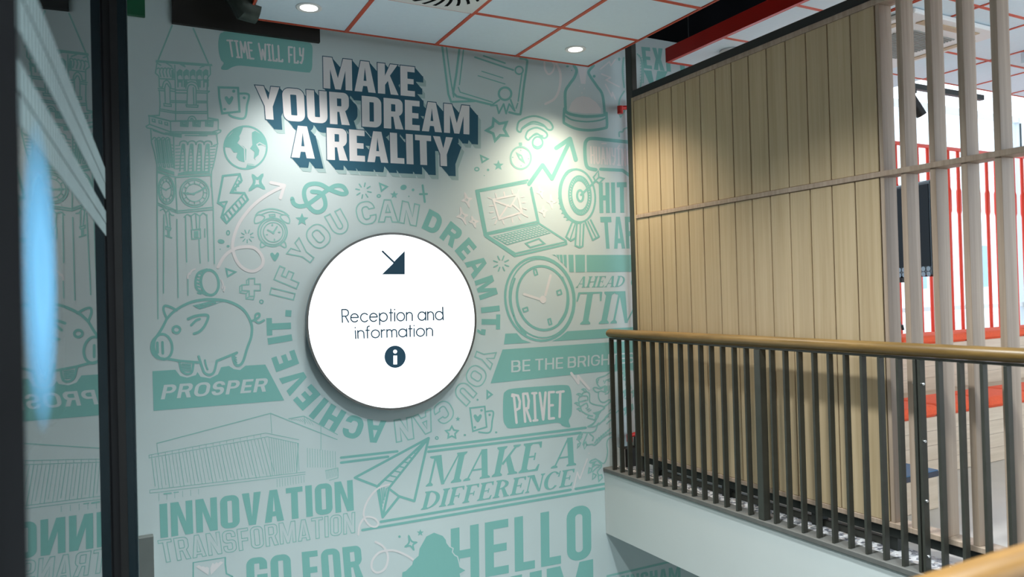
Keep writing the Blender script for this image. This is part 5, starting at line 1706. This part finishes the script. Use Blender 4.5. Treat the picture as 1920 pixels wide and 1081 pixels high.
# MAKE A DIFFERENCE with paper plane ------------------------------------------------------------------------------------
t = Art(B1)
for a0, a1 in (((590, 185), (1530, 68)), ((585, 212), (1500, 98)), ((62, 248), (400, 210)), ((62, 278), (345, 242))):
    t.s([a0, a1], 4.6)
for a0, a1 in (((300, 632), (1440, 440)), ((190, 682), (1660, 430)), ((1470, 435), (1660, 402))):
    t.s([a0, a1], 4.6)
t.obj('rule_lines', 'green', P_)
t = Art(B1)
t.s([(588, 130), (145, 368), (280, 420), (312, 605), (412, 480), (502, 508)], 4.6).s([(588, 130), (502, 508)], 4.6).s([(588, 130), (285, 415)], 4.6).s([(588, 130), (350, 430), (312, 605)], 4.2).s([(345, 430), (412, 480)], 4)
for k in range(9):
    u = .12 + .095 * k
    t.s([(285 + 303 * u, 415 - 285 * u), (350 + 238 * u, 430 - 300 * u)], 2.6)
for k in range(4):
    t.s([(292 + 14 * k, 420 + 4 * k), (308 + 6 * k, 540 - 20 * k)], 2.4)
t.obj('paper_plane_drawing', 'green', P_)
t = Art(B1)
serif(t, 'MAKE A', [(570, 422), (1472, 292), (1500, 118), (612, 238)])
serif(t, 'DIFFERENCE', [(540, 562), (1450, 416), (1472, 312), (568, 452)])
t.obj('make_a_difference_lettering', 'green', P_, 'green italic serif capitals MAKE A DIFFERENCE')
t = Art(B1, 2)
t.c([(352, 408), (280, 435), (220, 510), (198, 590), (230, 650), (270, 662), (285, 640), (260, 610), (210, 605), (175, 650), (166, 710)], 3.6)
t.t = C8
t.c([(285, 295), (380, 345), (450, 430), (480, 540), (450, 680), (380, 755), (290, 770), (225, 700), (240, 580), (330, 470), (460, 430), (600, 435), (780, 510), (900, 600), (1010, 730), (1095, 860)], 4.2).s([(1150, 775), (1110, 860)], 4.2)
t.obj('curl_line_drawing', 'pale', P_)

# map silhouette and HELLO BRUM --------------------------------------------------------------------------------------------
t = Art(C8, 1)
text(t, 'HELLO', [(1472, 943), (3665, 546), (3655, -302), (1462, 90)], dict(COND, w=dict(COND['w'], H=.50, O=.44, E=.42, L=.36), s=.155, t=.15, sp=.11))
text(t, 'BRUM', [(1250, 1935), (3700, 1408), (3690, 562), (1240, 1085)], COND)
he = t.obj('hello_lettering', 'green', P_, 'green condensed capitals HELLO above BRUM')
t = Art(C8, 2)
sil = [(1200, 150), (1335, 200), (1385, 262), (1392, 310), (1440, 375), (1490, 400), (1478, 455), (1520, 510), (1560, 530), (1580, 600), (1600, 690), (1690, 740), (1600, 790), (1620, 900), (900, 900), (700, 840), (705, 770), (760, 750), (860, 650), (880, 580), (960, 510), (975, 400), (1020, 320), (1080, 210)]
t.s(sil[3:14], 4.2)
t.obj('map_halo', 'mural', he)
t = Art(C8, 3)
t.f(sil)
t.obj('map_silhouette', 'green', P_, 'solid green map silhouette')
t = Art(D8, 1)
t.t = (1120, 820, 3.2)
t.s([(60, 830), (410, 750)], 4.0).s([(410, 750), (520, 735)], 3.0)
text(t, 'BIRMINGHAM', [(-30, 935), (500, 850), (498, 770), (-35, 858)], dict(COND, s=.2, sp=.1))
t.obj('birmingham_lettering', 'thin', P_, 'small capitals BIRMINGHAM under the slab')

# writing on the round sign ------------------------------------------------------------------------------------------------
t = Art(ONE, 2, SY)
geo(t, 'Reception', [(642, 604), (773, 600.5), (773, 577), (641, 580)], 2.4)
t.obj('lettering', 'navy', sg, 'dark navy word Reception')
t = Art(ONE, 2, SY)
geo(t, 'and', [(784, 600.2), (831, 599), (830, 575.5), (784, 576.7)], 2.4)
t.obj('lettering', 'navy', sg, 'dark navy word and')
t = Art(ONE, 2, SY)
geo(t, 'information', [(667, 634), (811, 629), (811, 607), (666, 612)], 2.4)
t.obj('lettering', 'navy', sg, 'dark navy line information')
t = Art(B3, 2, SY)
t.f([(560, 238), (560, 333), (468, 333), (512, 290), (522, 276)]).s([(470, 240), (518, 286)], 3.4)
t.obj('arrow', 'navy', sg)
t = Art(B3, 2, SY)
t.f(ell(521, 667, 43, 45, 0, n=48), [ell(521, 646, 8, 8, 0, n=18), [(514, 662), (529, 662), (529, 698), (514, 698)]])
t.obj('information_symbol', 'navy', sg)
